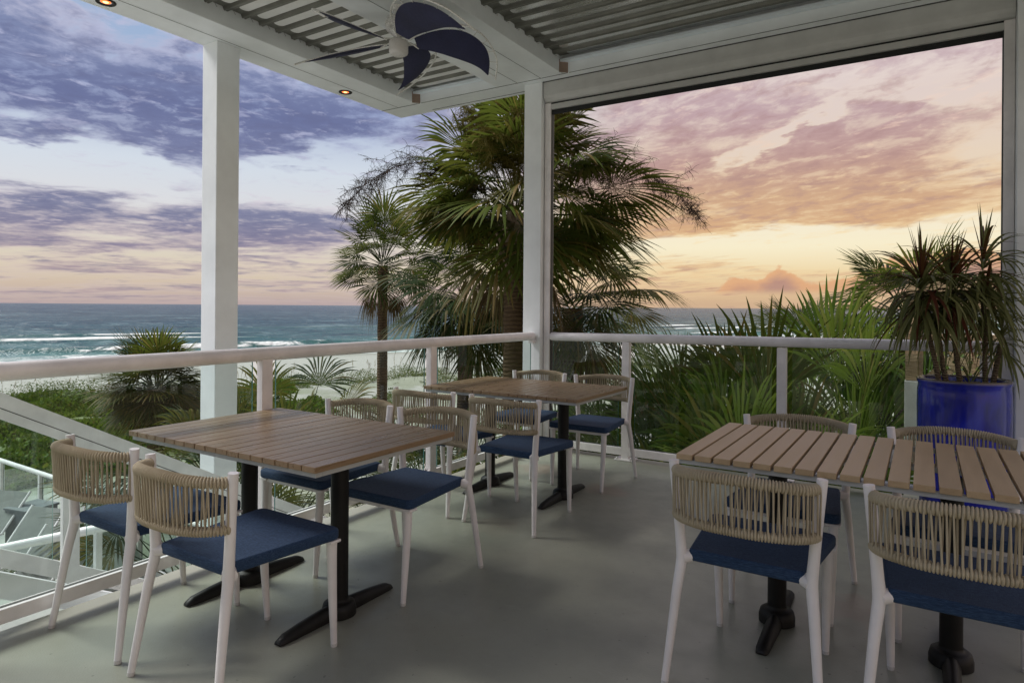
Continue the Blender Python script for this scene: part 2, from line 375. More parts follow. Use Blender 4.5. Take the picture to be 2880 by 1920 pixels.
leaf_mat('dune_blade', (0.045, 0.100, 0.010, 1), (0.120, 0.195, 0.022, 1), (0.17, 0.15, 0.04, 1), 0.35, 0.6)
leaf_mat('oat_straw', (0.30, 0.23, 0.12, 1), (0.45, 0.36, 0.20, 1), (0.5, 0.42, 0.26, 1), 0.3, 0.7)

def bark(name, c1, c2, ring=16.0):
    m, t, b, o = new_mat(name)
    p = obco(t)
    n = t.noise(t.mapping(p, (9, 9, 2)), 1.0, 5, 0.65)
    w = t.node('ShaderNodeTexWave', wave_type='BANDS', bands_direction='Z'); w.inputs['Scale'].default_value = ring / 3.0
    w.inputs['Distortion'].default_value = 3.0; w.inputs['Detail'].default_value = 3; w.inputs['Detail Scale'].default_value = 2.0
    t.l.new(p, w.inputs['Vector'])
    f = t.noise(t.mapping(p, (6, 6, 60)), 1.0, 4, 0.6)
    col = t.mix(t.m('ADD', t.m('MULTIPLY', n, 0.5), t.m('MULTIPLY', f, 0.5)), c1, c2)
    col = t.mix(t.m('MULTIPLY', w.outputs['Fac'], 0.4), col, tuple(x * 0.5 for x in c1[:3]) + (1,))
    t.l.new(col, b.inputs['Base Color']); b.inputs['Roughness'].default_value = 0.9; spec(b, 0.15)
    bump(t, b, t.m('ADD', w.outputs['Fac'], f), 0.8, 0.02)
bark('palm_bark', (0.07, 0.045, 0.025, 1), (0.21, 0.145, 0.085, 1))
bark('boot_bark', (0.16, 0.115, 0.075, 1), (0.36, 0.28, 0.20, 1), 4)
bark('cane_bark', (0.16, 0.115, 0.07, 1), (0.30, 0.23, 0.15, 1), 60)
bark('fence_wood', (0.34, 0.24, 0.14, 1), (0.50, 0.38, 0.24, 1), 3)

# sand / terrain with distance inland
SHN = Vector((0.915, -0.402, 0)); SHP = Vector((-77.8, 28.0, 0))
m, t, b, o = new_mat('beach_sand')
p = wpos(t)
s_in = t.m('SUBTRACT', t.dot(p, tuple(SHN)), SHP.dot(SHN))
n = t.noise(p, 0.25, 6, 0.6); n2 = t.noise(p, 3.0, 6, 0.65); n3 = t.noise(t.mapping(p, (1, 1, 1)), 40, 3, 0.6)
col = t.ramp(n2, [(0.3, (0.33, 0.325, 0.30, 1)), (0.7, (0.43, 0.42, 0.39, 1))], 'LINEAR')
wet = t.smooth(s_in, 9.0, 0.0)
col = t.mix(t.m('MULTIPLY', wet, 0.7), col, (0.24, 0.23, 0.20, 1))
veg = t.m('MULTIPLY', t.smooth(t.m('ADD', n, t.m('MULTIPLY', n2, 0.25)), 0.56, 0.68), t.smooth(s_in, 40, 48))
along = t.dot(p, (0.402, 0.915, 0))
vb = t.m('MULTIPLY', t.m('MULTIPLY', t.smooth(t.m('ADD', s_in, t.m('MULTIPLY', n2, 2.0)), 45.5, 47.5), t.smooth(t.m('ADD', s_in, t.m('MULTIPLY', n2, 4.0)), 65.5, 62.0)), t.smooth(t.m('ADD', along, t.m('MULTIPLY', n2, 3.0)), 11.0, 7.5))
vb = t.m('MULTIPLY', vb, t.smooth(t.m('ADD', t.m('MULTIPLY', n, 0.7), t.m('MULTIPLY', n2, 0.3)), 0.40, 0.50))
col = t.mix(t.m('MULTIPLY', vb, 0.9), col, t.mix(n2, (0.045, 0.095, 0.012, 1), (0.105, 0.150, 0.026, 1)))
col = t.mix(t.m('MULTIPLY', veg, 0.45), col, (0.12, 0.15, 0.05, 1))
t.l.new(col, b.inputs['Base Color']); b.inputs['Roughness'].default_value = 0.95; spec(b, 0.1)
bump(t, b, t.m('ADD', n2, t.m('MULTIPLY', n3, 0.2)), 0.5, 0.12)

# sea
m, t, b, o = new_mat('sea_water')
p = wpos(t)
s_in = t.m('SUBTRACT', t.dot(p, tuple(SHN)), SHP.dot(SHN))
along = t.dot(p, (0.402, 0.915, 0))
q = t.comb(s_in, t.m('MULTIPLY', along, 0.75), 0.0)
off = t.m('MULTIPLY', s_in, -1.0)
nb = t.noise(t.comb(t.m('MULTIPLY', s_in, 0.5), t.m('MULTIPLY', along, 0.12), 0.0), 0.08, 5, 0.6)
offn = t.m('ADD', off, t.m('MULTIPLY', t.m('SUBTRACT', nb, 0.5), 70.0))
col = t.ramp(t.m('POWER', t.m('DIVIDE', offn, 900.0, clamp=True), 0.5), [(0.0, (0.22, 0.32, 0.30, 1)), (0.12, (0.075, 0.17, 0.165, 1)), (0.24, (0.030, 0.088, 0.098, 1)), (0.42, (0.022, 0.060, 0.085, 1)), (1.0, (0.024, 0.052, 0.088, 1))], 'LINEAR')
wn = t.noise(q, 0.42, 5, 0.6, 0.4); wn2 = t.noise(q, 0.085, 5, 0.62, 0.6); wn3 = t.noise(q, 1.6, 4, 0.6)
wl = t.noise(q, 0.022, 4, 0.6, 0.5)
chop = t.m('ADD', t.m('ADD', t.m('MULTIPLY', wn2, 0.45), t.m('MULTIPLY', wn, 0.3)), t.m('MULTIPLY', wl, 0.25))
col = t.mix(t.smooth(chop, 0.50, 0.60, 0, 0.85), col, (0.006, 0.028, 0.048, 1))
col = t.mix(t.smooth(chop, 0.49, 0.41, 0, 0.6), col, (0.15, 0.23, 0.245, 1))
zh = t.sep(p)[2]
col = t.mix(t.smooth(zh, -4.86, -4.45, 0, 0.85), col, (0.012, 0.075, 0.062, 1))
# surf foam in bands parallel to the shore
fm = t.m('MULTIPLY', t.smooth(t.m('ADD', wn2, t.m('MULTIPLY', wn, 0.35)), 0.74, 0.84), t.smooth(off, 60, 8))
fm = t.m('ADD', fm, t.m('MULTIPLY', t.smooth(off, 15, 3), t.smooth(wn, 0.36, 0.62)), clamp=True)
fm = t.m('ADD', fm, t.m('MULTIPLY', t.smooth(zh, -4.62, -4.40), t.smooth(t.m('ADD', wl, t.m('MULTIPLY', wn, 0.5)), 0.72, 0.82)), clamp=True)
col = t.mix(t.m('MULTIPLY', fm, 0.9), col, (0.72, 0.74, 0.72, 1))
t.l.new(col, b.inputs['Base Color']); b.inputs['Roughness'].default_value = 0.8; spec(b, 0.0)
hh = t.m('ADD', t.m('ADD', t.m('MULTIPLY', wn2, 1.8), wn), t.m('MULTIPLY', wn3, 0.25))
bump(t, b, hh, 1.0, 0.9)
bn = b.inputs['Normal'].links[0].from_socket
gl = t.node('ShaderNodeBsdfGlossy'); gl.inputs['Roughness'].default_value = 0.16; t.l.new(bn, gl.inputs['Normal'])
fr = t.node('ShaderNodeFresnel'); fr.inputs['IOR'].default_value = 1.33; t.l.new(bn, fr.inputs['Normal'])
fac = t.m('MULTIPLY', t.m('MINIMUM', t.m('MULTIPLY', fr.outputs[0], 0.8), 0.45), t.m('SUBTRACT', 1.0, fm))
mx = t.node('ShaderNodeMixShader'); t.l.new(fac, mx.inputs[0]); t.l.new(b.outputs[0], mx.inputs[1]); t.l.new(gl.outputs[0], mx.inputs[2]); t.l.new(mx.outputs[0], o.inputs[0])

# ------------------------------------------------------------------ geometry helpers
class MB:
    def __init__(self): self.v = []; self.f = []; self.sm = []; self.mi = []
    def add(self, vs, fs, smooth=False, mi=0):
        o = len(self.v); self.v.extend([tuple(x) for x in vs])
        for f in fs:
            self.f.append(tuple(i + o for i in f)); self.sm.append(smooth); self.mi.append(mi)
    def box(self, lo, hi, mi=0, M=None):
        x0, y0, z0 = lo; x1, y1, z1 = hi
        vs = [(x0, y0, z0), (x1, y0, z0), (x1, y1, z0), (x0, y1, z0), (x0, y0, z1), (x1, y0, z1), (x1, y1, z1), (x0, y1, z1)]
        if M is not None: vs = [M @ Vector(v) for v in vs]
        self.add(vs, [(0, 3, 2, 1), (4, 5, 6, 7), (0, 1, 5, 4), (1, 2, 6, 5), (2, 3, 7, 6), (3, 0, 4, 7)], mi=mi)
    def bevbox(self, lo, hi, bv=0.004, mi=0, M=None):
        x0, y0, z0 = lo; x1, y1, z1 = hi
        b = min(bv, (x1 - x0) * .45, (y1 - y0) * .45, (z1 - z0) * .45)
        bm = bmesh.new(); bmesh.ops.create_cube(bm, size=1.0)
        for v in bm.verts:
            v.co = Vector(((x0 + x1) / 2 + v.co.x * (x1 - x0), (y0 + y1) / 2 + v.co.y * (y1 - y0), (z0 + z1) / 2 + v.co.z * (z1 - z0)))
        bmesh.ops.bevel(bm, geom=bm.edges[:], offset=b, segments=2, affect='EDGES', profile=0.6)
        bm.verts.index_update()
        vs = [(M @ v.co if M is not None else v.co.copy()) for v in bm.verts]
        self.add(vs, [[v.index for v in f.verts] for f in bm.faces], mi=mi); bm.free()
    def tube(self, pts, rad, n=10, caps=True, smooth=True, mi=0, flat=1.0, up=None):
        pts = [Vector(p) for p in pts]
        if not hasattr(rad, '__len__'): rad = [rad] * len(pts)
        rings = []; prev = None
        for i, p in enumerate(pts):
            a = pts[max(i - 1, 0)]; c = pts[min(i + 1, len(pts) - 1)]
            T = (c - a).normalized()
            if prev is None:
                U = Vector(up) if up else (Vector((0, 0, 1)) if abs(T.z) < 0.9 else Vector((0, 1, 0)))
            else: U = prev
            X = T.cross(U)
            if X.length < 1e-6: X = T.cross(Vector((1, 0, 0)))
            X.normalize(); Y = X.cross(T).normalized(); prev = Y
            rings.append([p + (X * math.cos(k * 2 * math.pi / n) + Y * math.sin(k * 2 * math.pi / n) * flat) * rad[i] for k in range(n)])
        vs = [v for r_ in rings for v in r_]; fs = []
        for i in range(len(pts) - 1):
            for k in range(n):
                k2 = (k + 1) % n
                fs.append((i * n + k, i * n + k2, (i + 1) * n + k2, (i + 1) * n + k))
        self.add(vs, fs, smooth, mi)
        if caps:
            self.add(rings[0], [tuple(range(n))[::-1]], False, mi); self.add(rings[-1], [tuple(range(n))], False, mi)
    def lathe(self, prof, n=24, c=(0, 0, 0), smooth=True, mi=0, M=None):
        vs = []; fs = []
        for r_, z in prof:
            for k in range(n):
                a = 2 * math.pi * k / n
                vs.append(Vector((c[0] + r_ * math.cos(a), c[1] + r_ * math.sin(a), c[2] + z)))
        for i in range(len(prof) - 1):
            for k in range(n):
                k2 = (k + 1) % n
                fs.append((i * n + k, i * n + k2, (i + 1) * n + k2, (i + 1) * n + k))
        if M is not None: vs = [M @ v for v in vs]
        self.add(vs, fs, smooth, mi)
    def mesh(self, name, mats):
        me = bpy.data.meshes.new(name)
        me.from_pydata(self.v, [], self.f)
        me.polygons.foreach_set('use_smooth', self.sm)
        if isinstance(mats, str): mats = [mats]
        for mm in mats: me.materials.append(MATS[mm])
        if len(mats) > 1: me.polygons.foreach_set('material_index', self.mi)
        me.update()
        return me
    def build(self, name, mats, parent=None, loc=None):
        o = bpy.data.objects.new(name, self.mesh(name, mats)); COL.objects.link(o)
        if parent is not None: o.parent = parent
        if loc is not None: o.location = loc
        return o
def smooth_path(pts, n=4):
    # Catmull-Rom through (x,y,z,r)
    P = [np.array(p, float) for p in pts]; out = []
    for i in range(len(P) - 1):
        p0 = P[max(i - 1, 0)]; p1 = P[i]; p2 = P[i + 1]; p3 = P[min(i + 2, len(P) - 1)]
        for k in range(n):
            t_ = k / n
            out.append(0.5 * ((2 * p1) + (-p0 + p2) * t_ + (2 * p0 - 5 * p1 + 4 * p2 - p3) * t_ ** 2 + (-p0 + 3 * p1 - 3 * p2 + p3) * t_ ** 3))
    out.append(P[-1]); return [tuple(o[:3]) for o in out], [float(o[3]) for o in out]

def tag(o, label, cat, group=None):
    o['label'] = label; o['category'] = cat
    if group: o['group'] = group
    return o
def thing(name, label, cat, loc=(0, 0, 0), rz=0.0, group=None):
    o = bpy.data.objects.new(name, None); COL.objects.link(o)
    o.location = loc; o.rotation_euler = (0, 0, rz); o.empty_display_size = 0.1
    return tag(o, label, cat, group)
def kids(o): return [c for c in ALLCH if c.parent == o]
def copy_tree(o, parent=None):
    c = o.copy(); COL.objects.link(c)
    c.parent = parent
    for ch in list(o.children): copy_tree(ch, c)
    return c
def structure(o): o['kind'] = 'structure'; return o

# ------------------------------------------------------------------ ground, sea, deck
def ground_z(x, y):
    s = (x - SHP.x) * SHN.x + (y - SHP.y) * SHN.y
    tt = x * 0.402 + y * 0.915
    zz = np.interp(s, [-200, -20, 0, 12, 36, 44, 50, 60, 72, 9000], [-9, -5.6, -5.0, -4.65, -4.1, -3.35, -3.1, -3.15, -3.05, -3.05])
    dune = np.clip((s - 38) / 8, 0, 1) * np.clip((79 - s) / 6, 0, 1)
    zz = zz + dune * (0.22 * np.sin(x * 0.45 + 1.3 * np.sin(y * 0.31)) + 0.18 * np.sin(y * 0.62 + x * 0.2) + 0.07 * np.sin(x * 1.9 + y * 1.3))
    return zz
sv = np.concatenate([[-60, -40], np.arange(-25, 30, 2.5), np.arange(30, 100, 0.7), [110, 140, 220, 500, 1500, 6000]])
tv = np.concatenate([[-6000, -2000, -700, -300, -150, -100], np.arange(-70, 20, 1.6), np.arange(20, 60, 0.9), np.arange(60, 150, 4), [200, 300, 500, 900, 2000, 6000]])
SS, TT = np.meshgrid(sv, tv, indexing='ij')
XX = SHP.x + SS * SHN.x + (TT - (SHP.x * 0.402 + SHP.y * 0.915)) * 0.402
YY = SHP.y + SS * SHN.y + (TT - (SHP.x * 0.402 + SHP.y * 0.915)) * 0.915
ZZ = ground_z(XX, YY)
def grid_obj(name, X, Y, Z, mat):
    a, b_ = X.shape
    me = bpy.data.meshes.new(name)
    vs = np.stack([X, Y, Z], -1).reshape(-1, 3)
    ii = np.arange(a * b_).reshape(a, b_)
    fs = np.stack([ii[:-1, :-1], ii[1:, :-1], ii[1:, 1:], ii[:-1, 1:]], -1).reshape(-1, 4)
    me.from_pydata(vs.tolist(), [], fs.tolist())
    me.polygons.foreach_set('use_smooth', [True] * len(me.polygons))
    me.materials.append(MATS[mat]); me.update()
    o = bpy.data.objects.new(name, me); COL.objects.link(o)
    return o
structure(grid_obj('beach_ground', XX, YY, ZZ, 'beach_sand'))

def grid_st(sv, tv):
    SS, TT = np.meshgrid(sv, tv, indexing='ij')
    t0 = SHP.x * 0.402 + SHP.y * 0.915
    return SS, TT, SHP.x + SS * SHN.x + (TT - t0) * 0.402, SHP.y + SS * SHN.y + (TT - t0) * 0.915
sv = np.concatenate([[-40000, -15000, -6000, -3000, -1500, -900, -600, -480, -420], -np.arange(380, 200, -4.0), -np.arange(200, 60, -1.6), -np.arange(60, -3, -0.7)])
tv = np.concatenate([[-40000, -9000, -3000, -1200, -600, -350, -220], np.arange(-150, 300, 3.0), np.arange(300, 700, 16), [900, 1500, 3000, 9000, 40000]])
SS, TT, XX, YY = grid_st(sv, tv)
fade = np.clip((400 + SS) / 200, 0, 1)
ZZ = -5.0 + fade * (0.10 * np.sin(SS * 0.42 + 1.5 * np.sin(TT * 0.035)) + 0.07 * np.sin(SS * 0.9 + TT * 0.11) + 0.05 * np.sin(SS * 1.7 - TT * 0.21))
def crest(s0, amp, wd, ph, wl):
    e = s0 + 2.2 * np.sin(TT / wl + ph)
    along = np.clip(np.sin(TT / (wl * 1.9) + ph * 2.1) * 1.2 + 0.25, 0, 1)
    return amp * along * np.exp(-((SS - e) / wd) ** 2)
ZZ = ZZ + crest(-17, 0.95, 1.6, 0.4, 11.0) + crest(-28, 0.95, 2.2, 2.2, 13.0) + crest(-44, 0.8, 2.6, 4.0, 16.0) + crest(-64, 0.7, 3.2, 1.0, 18.0) + crest(-95, 0.5, 4.0, 3.0, 24.0)
ZZ = np.where(SS > -4, np.minimum(ZZ, -5.0 + 0.04 * np.clip(-SS, -3, 4)), ZZ)
structure(grid_obj('sea', XX, YY, ZZ, 'sea_water'))

mb = MB()
mb.bevbox((-3.14, -4.0, -0.24), (4.2, 5.44, 0.0), 0.006)
structure(mb.build('deck_floor', 'deck_coating'))
mb = MB(); mb.box((-3.16, -4.02, -0.42), (-3.143, 5.46, -0.03)); mb.box((-3.143, 5.443, -0.42), (4.2, 5.46, -0.03))
structure(mb.build('deck_fascia', 'beam_white'))
mb = MB(); mb.bevbox((-3.1, -3.2, 0.001), (4.2, -3.0, 3.3), 0.01); structure(mb.build('added_back_wall', 'stucco_dark'))  # unseen wall added behind the camera to hold back light from behind

# ------------------------------------------------------------------ pergola
pg = thing('pergola', 'white aluminium pergola roof on square posts over the dining deck', 'pergola', (0, 0, 0))
ZB = 3.39; ZT = 3.72; YBK = 0.5; XRT = 1.9
def beam(name, lo, hi, mat='beam_white', bv=0.006):
    q = MB(); q.bevbox(lo, hi, bv); return q.build(name, mat, pg)
beam('beam', (-4.90, YBK, ZB), (-4.42, 5.145, ZT))
beam('beam', (-4.90, 5.148, ZB), (XRT, 5.455, ZT))
beam('beam', (-3.43, YBK, ZB - 0.002), (-2.73, 5.146, ZT))
beam('beam', (XRT - 0.55, YBK, ZB), (XRT, 5.146, ZT))
beam('post', (-4.89, 3.10, -3.2), (-4.70, 3.30, ZB))
beam('post', (-3.175, 5.235, -0.25), (-2.99, 5.43, ZB))
beam('post', (0.492, 5.21, -0.25), (1.3, 5.44, ZB))
# seams in the soffit boards
q = MB()
for x in (-4.66, -3.20, -2.95): q.box((x - 0.0015, YBK, ZB - 0.004), (x + 0.0015, 5.14, ZB - 0.0025))
q.box((-4.9, 5.145, ZB - 0.0045), (XRT, 5.149, ZB - 0.002)); q.box((-4.40, 5.385, ZB - 0.004), (-3.2, 5.389, ZB - 0.001))
q.build('soffit_seam', 'dark_line', pg)
# ledge angle round each bay, proud of the pans
for (x0, x1) in ((-4.42, -3.43), (-2.73, XRT - 0.55)):
    beam('ledge', (x0 + 0.002, 5.085, ZB + 0.085), (x1 - 0.002, 5.142, ZB + 0.108), 'ledge_sky_tint', 0.002)
# rust brown corner plates
for x in (-4.42, -2.73):
    q = MB(); M_ = Matrix.Translation((x + 0.028, 5.112, ZB + 0.052)) @ Matrix.Rotation(R(45), 4, 'Z')
    q.bevbox((-0.042, -0.004, -0.056), (0.042, 0.004, 0.056), 0.002, M=M_); q.build('corner_plate', 'rust_plate', pg)
    q = MB()
    for sx in (-0.046, 0.046):
        q.box((sx - 0.004, -0.006, -0.058), (sx + 0.004, 0.006, 0.058), M=M_)
    q.build('corner_bead', 'beam_white', pg)
# roof pans: wide curved pan + narrow rib hanging below it, each its own sheet
PITCH = 0.1535
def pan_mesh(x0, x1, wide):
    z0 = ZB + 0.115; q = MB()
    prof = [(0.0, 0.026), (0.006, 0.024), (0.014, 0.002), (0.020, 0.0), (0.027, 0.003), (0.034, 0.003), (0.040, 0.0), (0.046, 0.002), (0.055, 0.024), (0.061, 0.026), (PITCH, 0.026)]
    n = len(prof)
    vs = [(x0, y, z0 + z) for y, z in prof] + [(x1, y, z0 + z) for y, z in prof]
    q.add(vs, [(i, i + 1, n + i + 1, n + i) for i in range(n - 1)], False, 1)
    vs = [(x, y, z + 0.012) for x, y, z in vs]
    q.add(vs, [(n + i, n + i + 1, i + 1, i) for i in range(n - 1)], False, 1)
    # bright pan face with rounded ends; dark sheet left bare imitates shade by the beam
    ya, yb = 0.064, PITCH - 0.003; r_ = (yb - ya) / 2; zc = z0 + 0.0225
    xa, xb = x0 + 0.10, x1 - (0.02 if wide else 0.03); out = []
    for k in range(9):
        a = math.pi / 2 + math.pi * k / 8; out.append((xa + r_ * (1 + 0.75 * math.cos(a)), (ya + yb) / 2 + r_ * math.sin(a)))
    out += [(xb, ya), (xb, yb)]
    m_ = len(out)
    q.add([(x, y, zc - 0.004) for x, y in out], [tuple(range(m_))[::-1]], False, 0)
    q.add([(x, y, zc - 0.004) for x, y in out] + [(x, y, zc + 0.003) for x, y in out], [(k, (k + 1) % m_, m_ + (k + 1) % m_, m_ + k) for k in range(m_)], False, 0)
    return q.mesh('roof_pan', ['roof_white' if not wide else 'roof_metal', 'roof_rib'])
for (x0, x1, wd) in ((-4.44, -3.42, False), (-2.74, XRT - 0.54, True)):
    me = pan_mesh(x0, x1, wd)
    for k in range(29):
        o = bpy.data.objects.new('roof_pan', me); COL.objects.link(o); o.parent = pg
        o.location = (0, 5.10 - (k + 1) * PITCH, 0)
# scalloped closure strip along the outer beam and small screws along the middle beam
cl = MB()
for k in range(29):
    y = 5.10 - k * PITCH - 0.09
    cl.tube([(-4.424, y - 0.05, ZB + 0.118), (-4.424, y - 0.025, ZB + 0.15), (-4.424, y + 0.025, ZB + 0.15), (-4.424, y + 0.05, ZB + 0.118)], 0.006, 6)
cl.build('closure_strip', 'frame_alu', pg)
me = MB(); me.lathe([(0.0, -0.006), (0.006, -0.005), (0.007, 0.0)], 8); me = me.mesh('screw', 'fan_metal')
for k in range(22):
    o = bpy.data.objects.new('screw', me); COL.objects.link(o); o.parent = pg
    o.location = (-2.716, 5.0 - k * PITCH, ZB + 0.112)
q = MB(); q.box((-4.9, YBK, ZT + 0.002), (XRT, 5.45, ZT + 0.03)); q.build('roof_deck', 'beam_white', pg)

# motorised screen along the seaward side
sc = thing('roller_screen', 'grey roller screen box with black hem above the seaward opening', 'roller screen', (0, 0, 0))
def sweep_x(prof, x0, x1, name, mat, parent, smooth=False):
    q = MB(); n = len(prof)
    q.add([(x0, y, z) for y, z in prof] + [(x1, y, z) for y, z in prof], [(i, (i + 1) % n, n + (i + 1) % n, n + i) for i in range(n)], smooth)
    q.add([(x0, y, z) for y, z in prof], [tuple(range(n))[::-1]]); q.add([(x1, y, z) for y, z in prof], [tuple(range(n))])
    return q.build(name, mat, parent)
sweep_x([(5.255, 3.386), (5.255, 3.288), (5.258, 3.262), (5.268, 3.238), (5.286, 3.215), (5.31, 3.203), (5.44, 3.203), (5.44, 3.386)], -2.985, 0.488, 'housing', 'screen_grey', sc)
sweep_x([(5.246, 3.3895), (5.246, 3.384), (5.2545, 3.384), (5.2545, 3.3895)], -2.984, 0.487, 'housing_joint', 'dark_line', sc)
sweep_x([(5.300, 3.202), (5.300, 3.186), (5.34, 3.186), (5.34, 3.202)], -2.924, 0.429, 'slot', 'screen_black', sc)
sweep_x([(5.296, 3.188), (5.296, 3.142), (5.336, 3.138), (5.336, 3.188)], -2.925, 0.43, 'bottom_bar', 'screen_grey', sc)
sweep_x([(5.312, 3.139), (5.312, 3.098), (5.322, 3.098), (5.322, 3.139)], -2.922, 0.428, 'hem', 'screen_black', sc)
for x0, x1 in ((-2.984, -2.925), (0.43, 0.489)):
    q = MB(); q.bevbox((x0, 5.29, 0.0), (x1, 5.36, 3.20), 0.004); q.build('side_channel', 'rail_white', sc)
    q = MB(); xa = x1 - 0.004 if x0 < -1 else x0 - 0.006
    q.box((xa, 5.305, 0.0), (xa + 0.010, 5.345, 3.19)); q.build('channel_groove', 'dark_line', sc)

# ------------------------------------------------------------------ recessed lights
for y, lb in ((4.508, 'glowing orange recessed light in the white soffit nearer the outer corner'), (2.308, 'glowing orange recessed light at the top edge of the photo')):
    L = thing('ceiling_light', lb, 'ceiling light', (-4.77, y, ZB), group='recessed lights in the outer beam')
    q = MB(); q.lathe([(0.036, 0.012), (0.040, -0.006), (0.062, -0.007), (0.064, -0.001), (0.064, 0.0)], 28); q.build('trim_ring', 'black_iron', L)
    q = MB(); q.lathe([(0.0, -0.003), (0.026, -0.003), (0.038, 0.004)], 24); q.build('bulb', 'lamp_glow', L)
    q = MB(); q.lathe([(0.0, -0.006), (0.012, -0.006), (0.018, -0.003)], 16); q.build('filament', 'lamp_core', L)

# ------------------------------------------------------------------ sail blade ceiling fan
FX, FY, FZ = -3.10, 3.42, 3.13
fan = thing('ceiling_fan', 'white hub ceiling fan with five dark navy sail blades in wire frames', 'ceiling fan', (FX, FY, FZ))
q = MB(); q.lathe([(0.0, -0.075), (0.045, -0.073), (0.062, -0.062), (0.066, -0.05), (0.066, 0.02), (0.05, 0.035), (0.018, 0.04)], 28); q.build('hub', 'cap_plastic', fan)
q = MB(); q.lathe([(0.018, 0.04), (0.05, 0.07), (0.085, 0.10), (0.095, 0.14), (0.085, 0.18), (0.03, 0.20), (0.014, 0.21)], 28); q.build('motor', 'fan_metal', fan)
q = MB(); q.tube([(0, 0, 0.2), (0, 0, 0.275)], 0.012, 12); q.lathe([(0.014, 0.225), (0.05, 0.235), (0.06, 0.262), (0.06, 0.268)], 24); q.build('down_rod', 'fan_metal', fan)
def blade():
    c30, s30 = math.cos(R(30)), math.sin(R(30))
    def P(r_, c_): return Vector((r_, c_ * c30, -c_ * s30 + 0.0))
    # crescent sail: convex leading edge laced to a wire hoop, concave trailing edge
    lead = [(.10, -.07), (.19, -.125), (.30, -.165), (.42, -.17), (.53, -.125), (.615, -.045), (.66, .06), (.675, .18)]
    trail = [(.135, .015), (.22, .022), (.30, .035), (.38, .055), (.46, .075), (.54, .10), (.61, .135), (.67, .184)]
    wire = [(.07, -.05), (.19, -.155), (.30, -.205), (.43, -.215), (.555, -.165), (.655, -.06), (.715, .06), (.735, .22)]
    def dense(pp):
        p3, _ = smooth_path([(x, y, 0, 1) for x, y in pp], 4); return [(q_[0], q_[1]) for q_ in p3]
    LD, TD, WD = dense(lead), dense(trail), dense(wire)
    NU, NV = len(LD) - 1, 8
    vs = []; fs = []
    for i in range(NU + 1):
        for j in range(NV + 1):
            w_ = j / NV
            p_ = P(LD[i][0] + (TD[i][0] - LD[i][0]) * w_, LD[i][1] + (TD[i][1] - LD[i][1]) * w_)
            p_.z -= 0.022 * math.sin(math.pi * i / NU) * math.sin(math.pi * w_)
            vs.append(p_)
    for i in range(NU):
        for j in range(NV):
            a = i * (NV + 1) + j
            fs.append((a, a + 1, a + NV + 2, a + NV + 1))
    q = MB(); q.add(vs, fs, True)
    q.add([v + Vector((0, 0.0006, 0.0016)) for v in vs], [f[::-1] for f in fs], True)
    cloth = q.mesh('sail', 'fan_cloth')
    fr = MB()
    fr.tube([P(*w_) for w_ in WD], 0.0062, 8)
    fr.tube([P(0.05, 0.0) + Vector((0, 0, 0.03)), P(0.10, 0.0) + Vector((0, 0, 0.012)), P(0.14, 0.015)], 0.005, 8)
    fr.tube([P(0.05, -0.02) + Vector((0, 0, 0.02)), P(0.10, -0.07)], 0.004, 6)
    for i in range(3, NU + 1, 3):
        fr.tube([P(*LD[i]), P(*WD[min(i, len(WD) - 1)])], 0.0028, 5)
    return cloth, fr.mesh('wire_frame', 'fan_metal')
cloth_me, frame_me = blade()
for k in range(5):
    bo = bpy.data.objects.new('fan_blade', cloth_me); COL.objects.link(bo); bo.parent = fan
    bo.rotation_euler = (0, 0, R(47 + 72 * k)); bo.location = (0, 0, 0.0)
    fo = bpy.data.objects.new('wire_frame', frame_me); COL.objects.link(fo); fo.parent = bo

# ------------------------------------------------------------------ glass railings
def glass_panel(parent, p0, p1, z0, z1, th=0.010):
    # p0,p1 ends in plan; the pane body is clear, its long edges carry the green edge colour
    d_ = Vector((p1[0] - p0[0], p1[1] - p0[1], 0)); L_ = d_.length; d_.normalize()
    M_ = Matrix.Translation((p0[0], p0[1], 0)) @ Matrix.Rotation(math.atan2(d_.y, d_.x), 4, 'Z')
    q = MB()
    a = [(0, -th / 2, z0), (L_, -th / 2, z0), (L_, -th / 2, z1), (0, -th / 2, z1)]
    b_ = [(x, th / 2, z) for x, y, z in a]
    vs = [M_ @ Vector(v) for v in a + b_]
    q.add(vs, [(0, 1, 2, 3)], mi=0)
    q.add(vs, [(0, 3, 7, 4), (1, 5, 6, 2), (3, 2, 6, 7)], mi=1)
    return q.build('glass_panel', ['rail_glass', 'glass_edge'], parent)

lr = thing('glass_railing', 'glass railing with round white handrail along the stair side of the deck', 'railing', (0, 0, 0), group='white glass railings of the deck')
q = MB(); q.tube([(-3.06, -4.0, 1.050), (-3.06, 3.735, 1.050)], 0.038, 24, up=(0, 0, 1)); q.build('handrail', 'rail_white', lr)
q = MB(); q.tube([(-3.06, 3.737, 1.050), (-3.06, 5.20, 1.050), (-3.06, 5.222, 1.050), (-3.06, 5.233, 1.050)], [0.038, 0.038, 0.034, 0.022], 24); q.build('handrail', 'rail_white', lr)
q = MB(); q.bevbox((-3.085, 5.18, 0.985), (-3.035, 5.234, 1.012), 0.003); q.build('rail_bracket', 'rail_white', lr)
for y in (-1.99, -0.555, 0.882, 2.318, 3.755):
    q = MB(); q.bevbox((-3.082, y - 0.034, 0.0), (-3.036, y + 0.034, 1.022), 0.003); q.build('post', 'rail_white', lr)
    q = MB(); q.bevbox((-3.11, y - 0.07, 0.0005), (-2.99, y + 0.07, 0.012), 0.003)
    q.build('base_plate', 'rail_white', lr)
ys = [-1.99, -0.555, 0.882, 2.318, 3.755, 5.225]
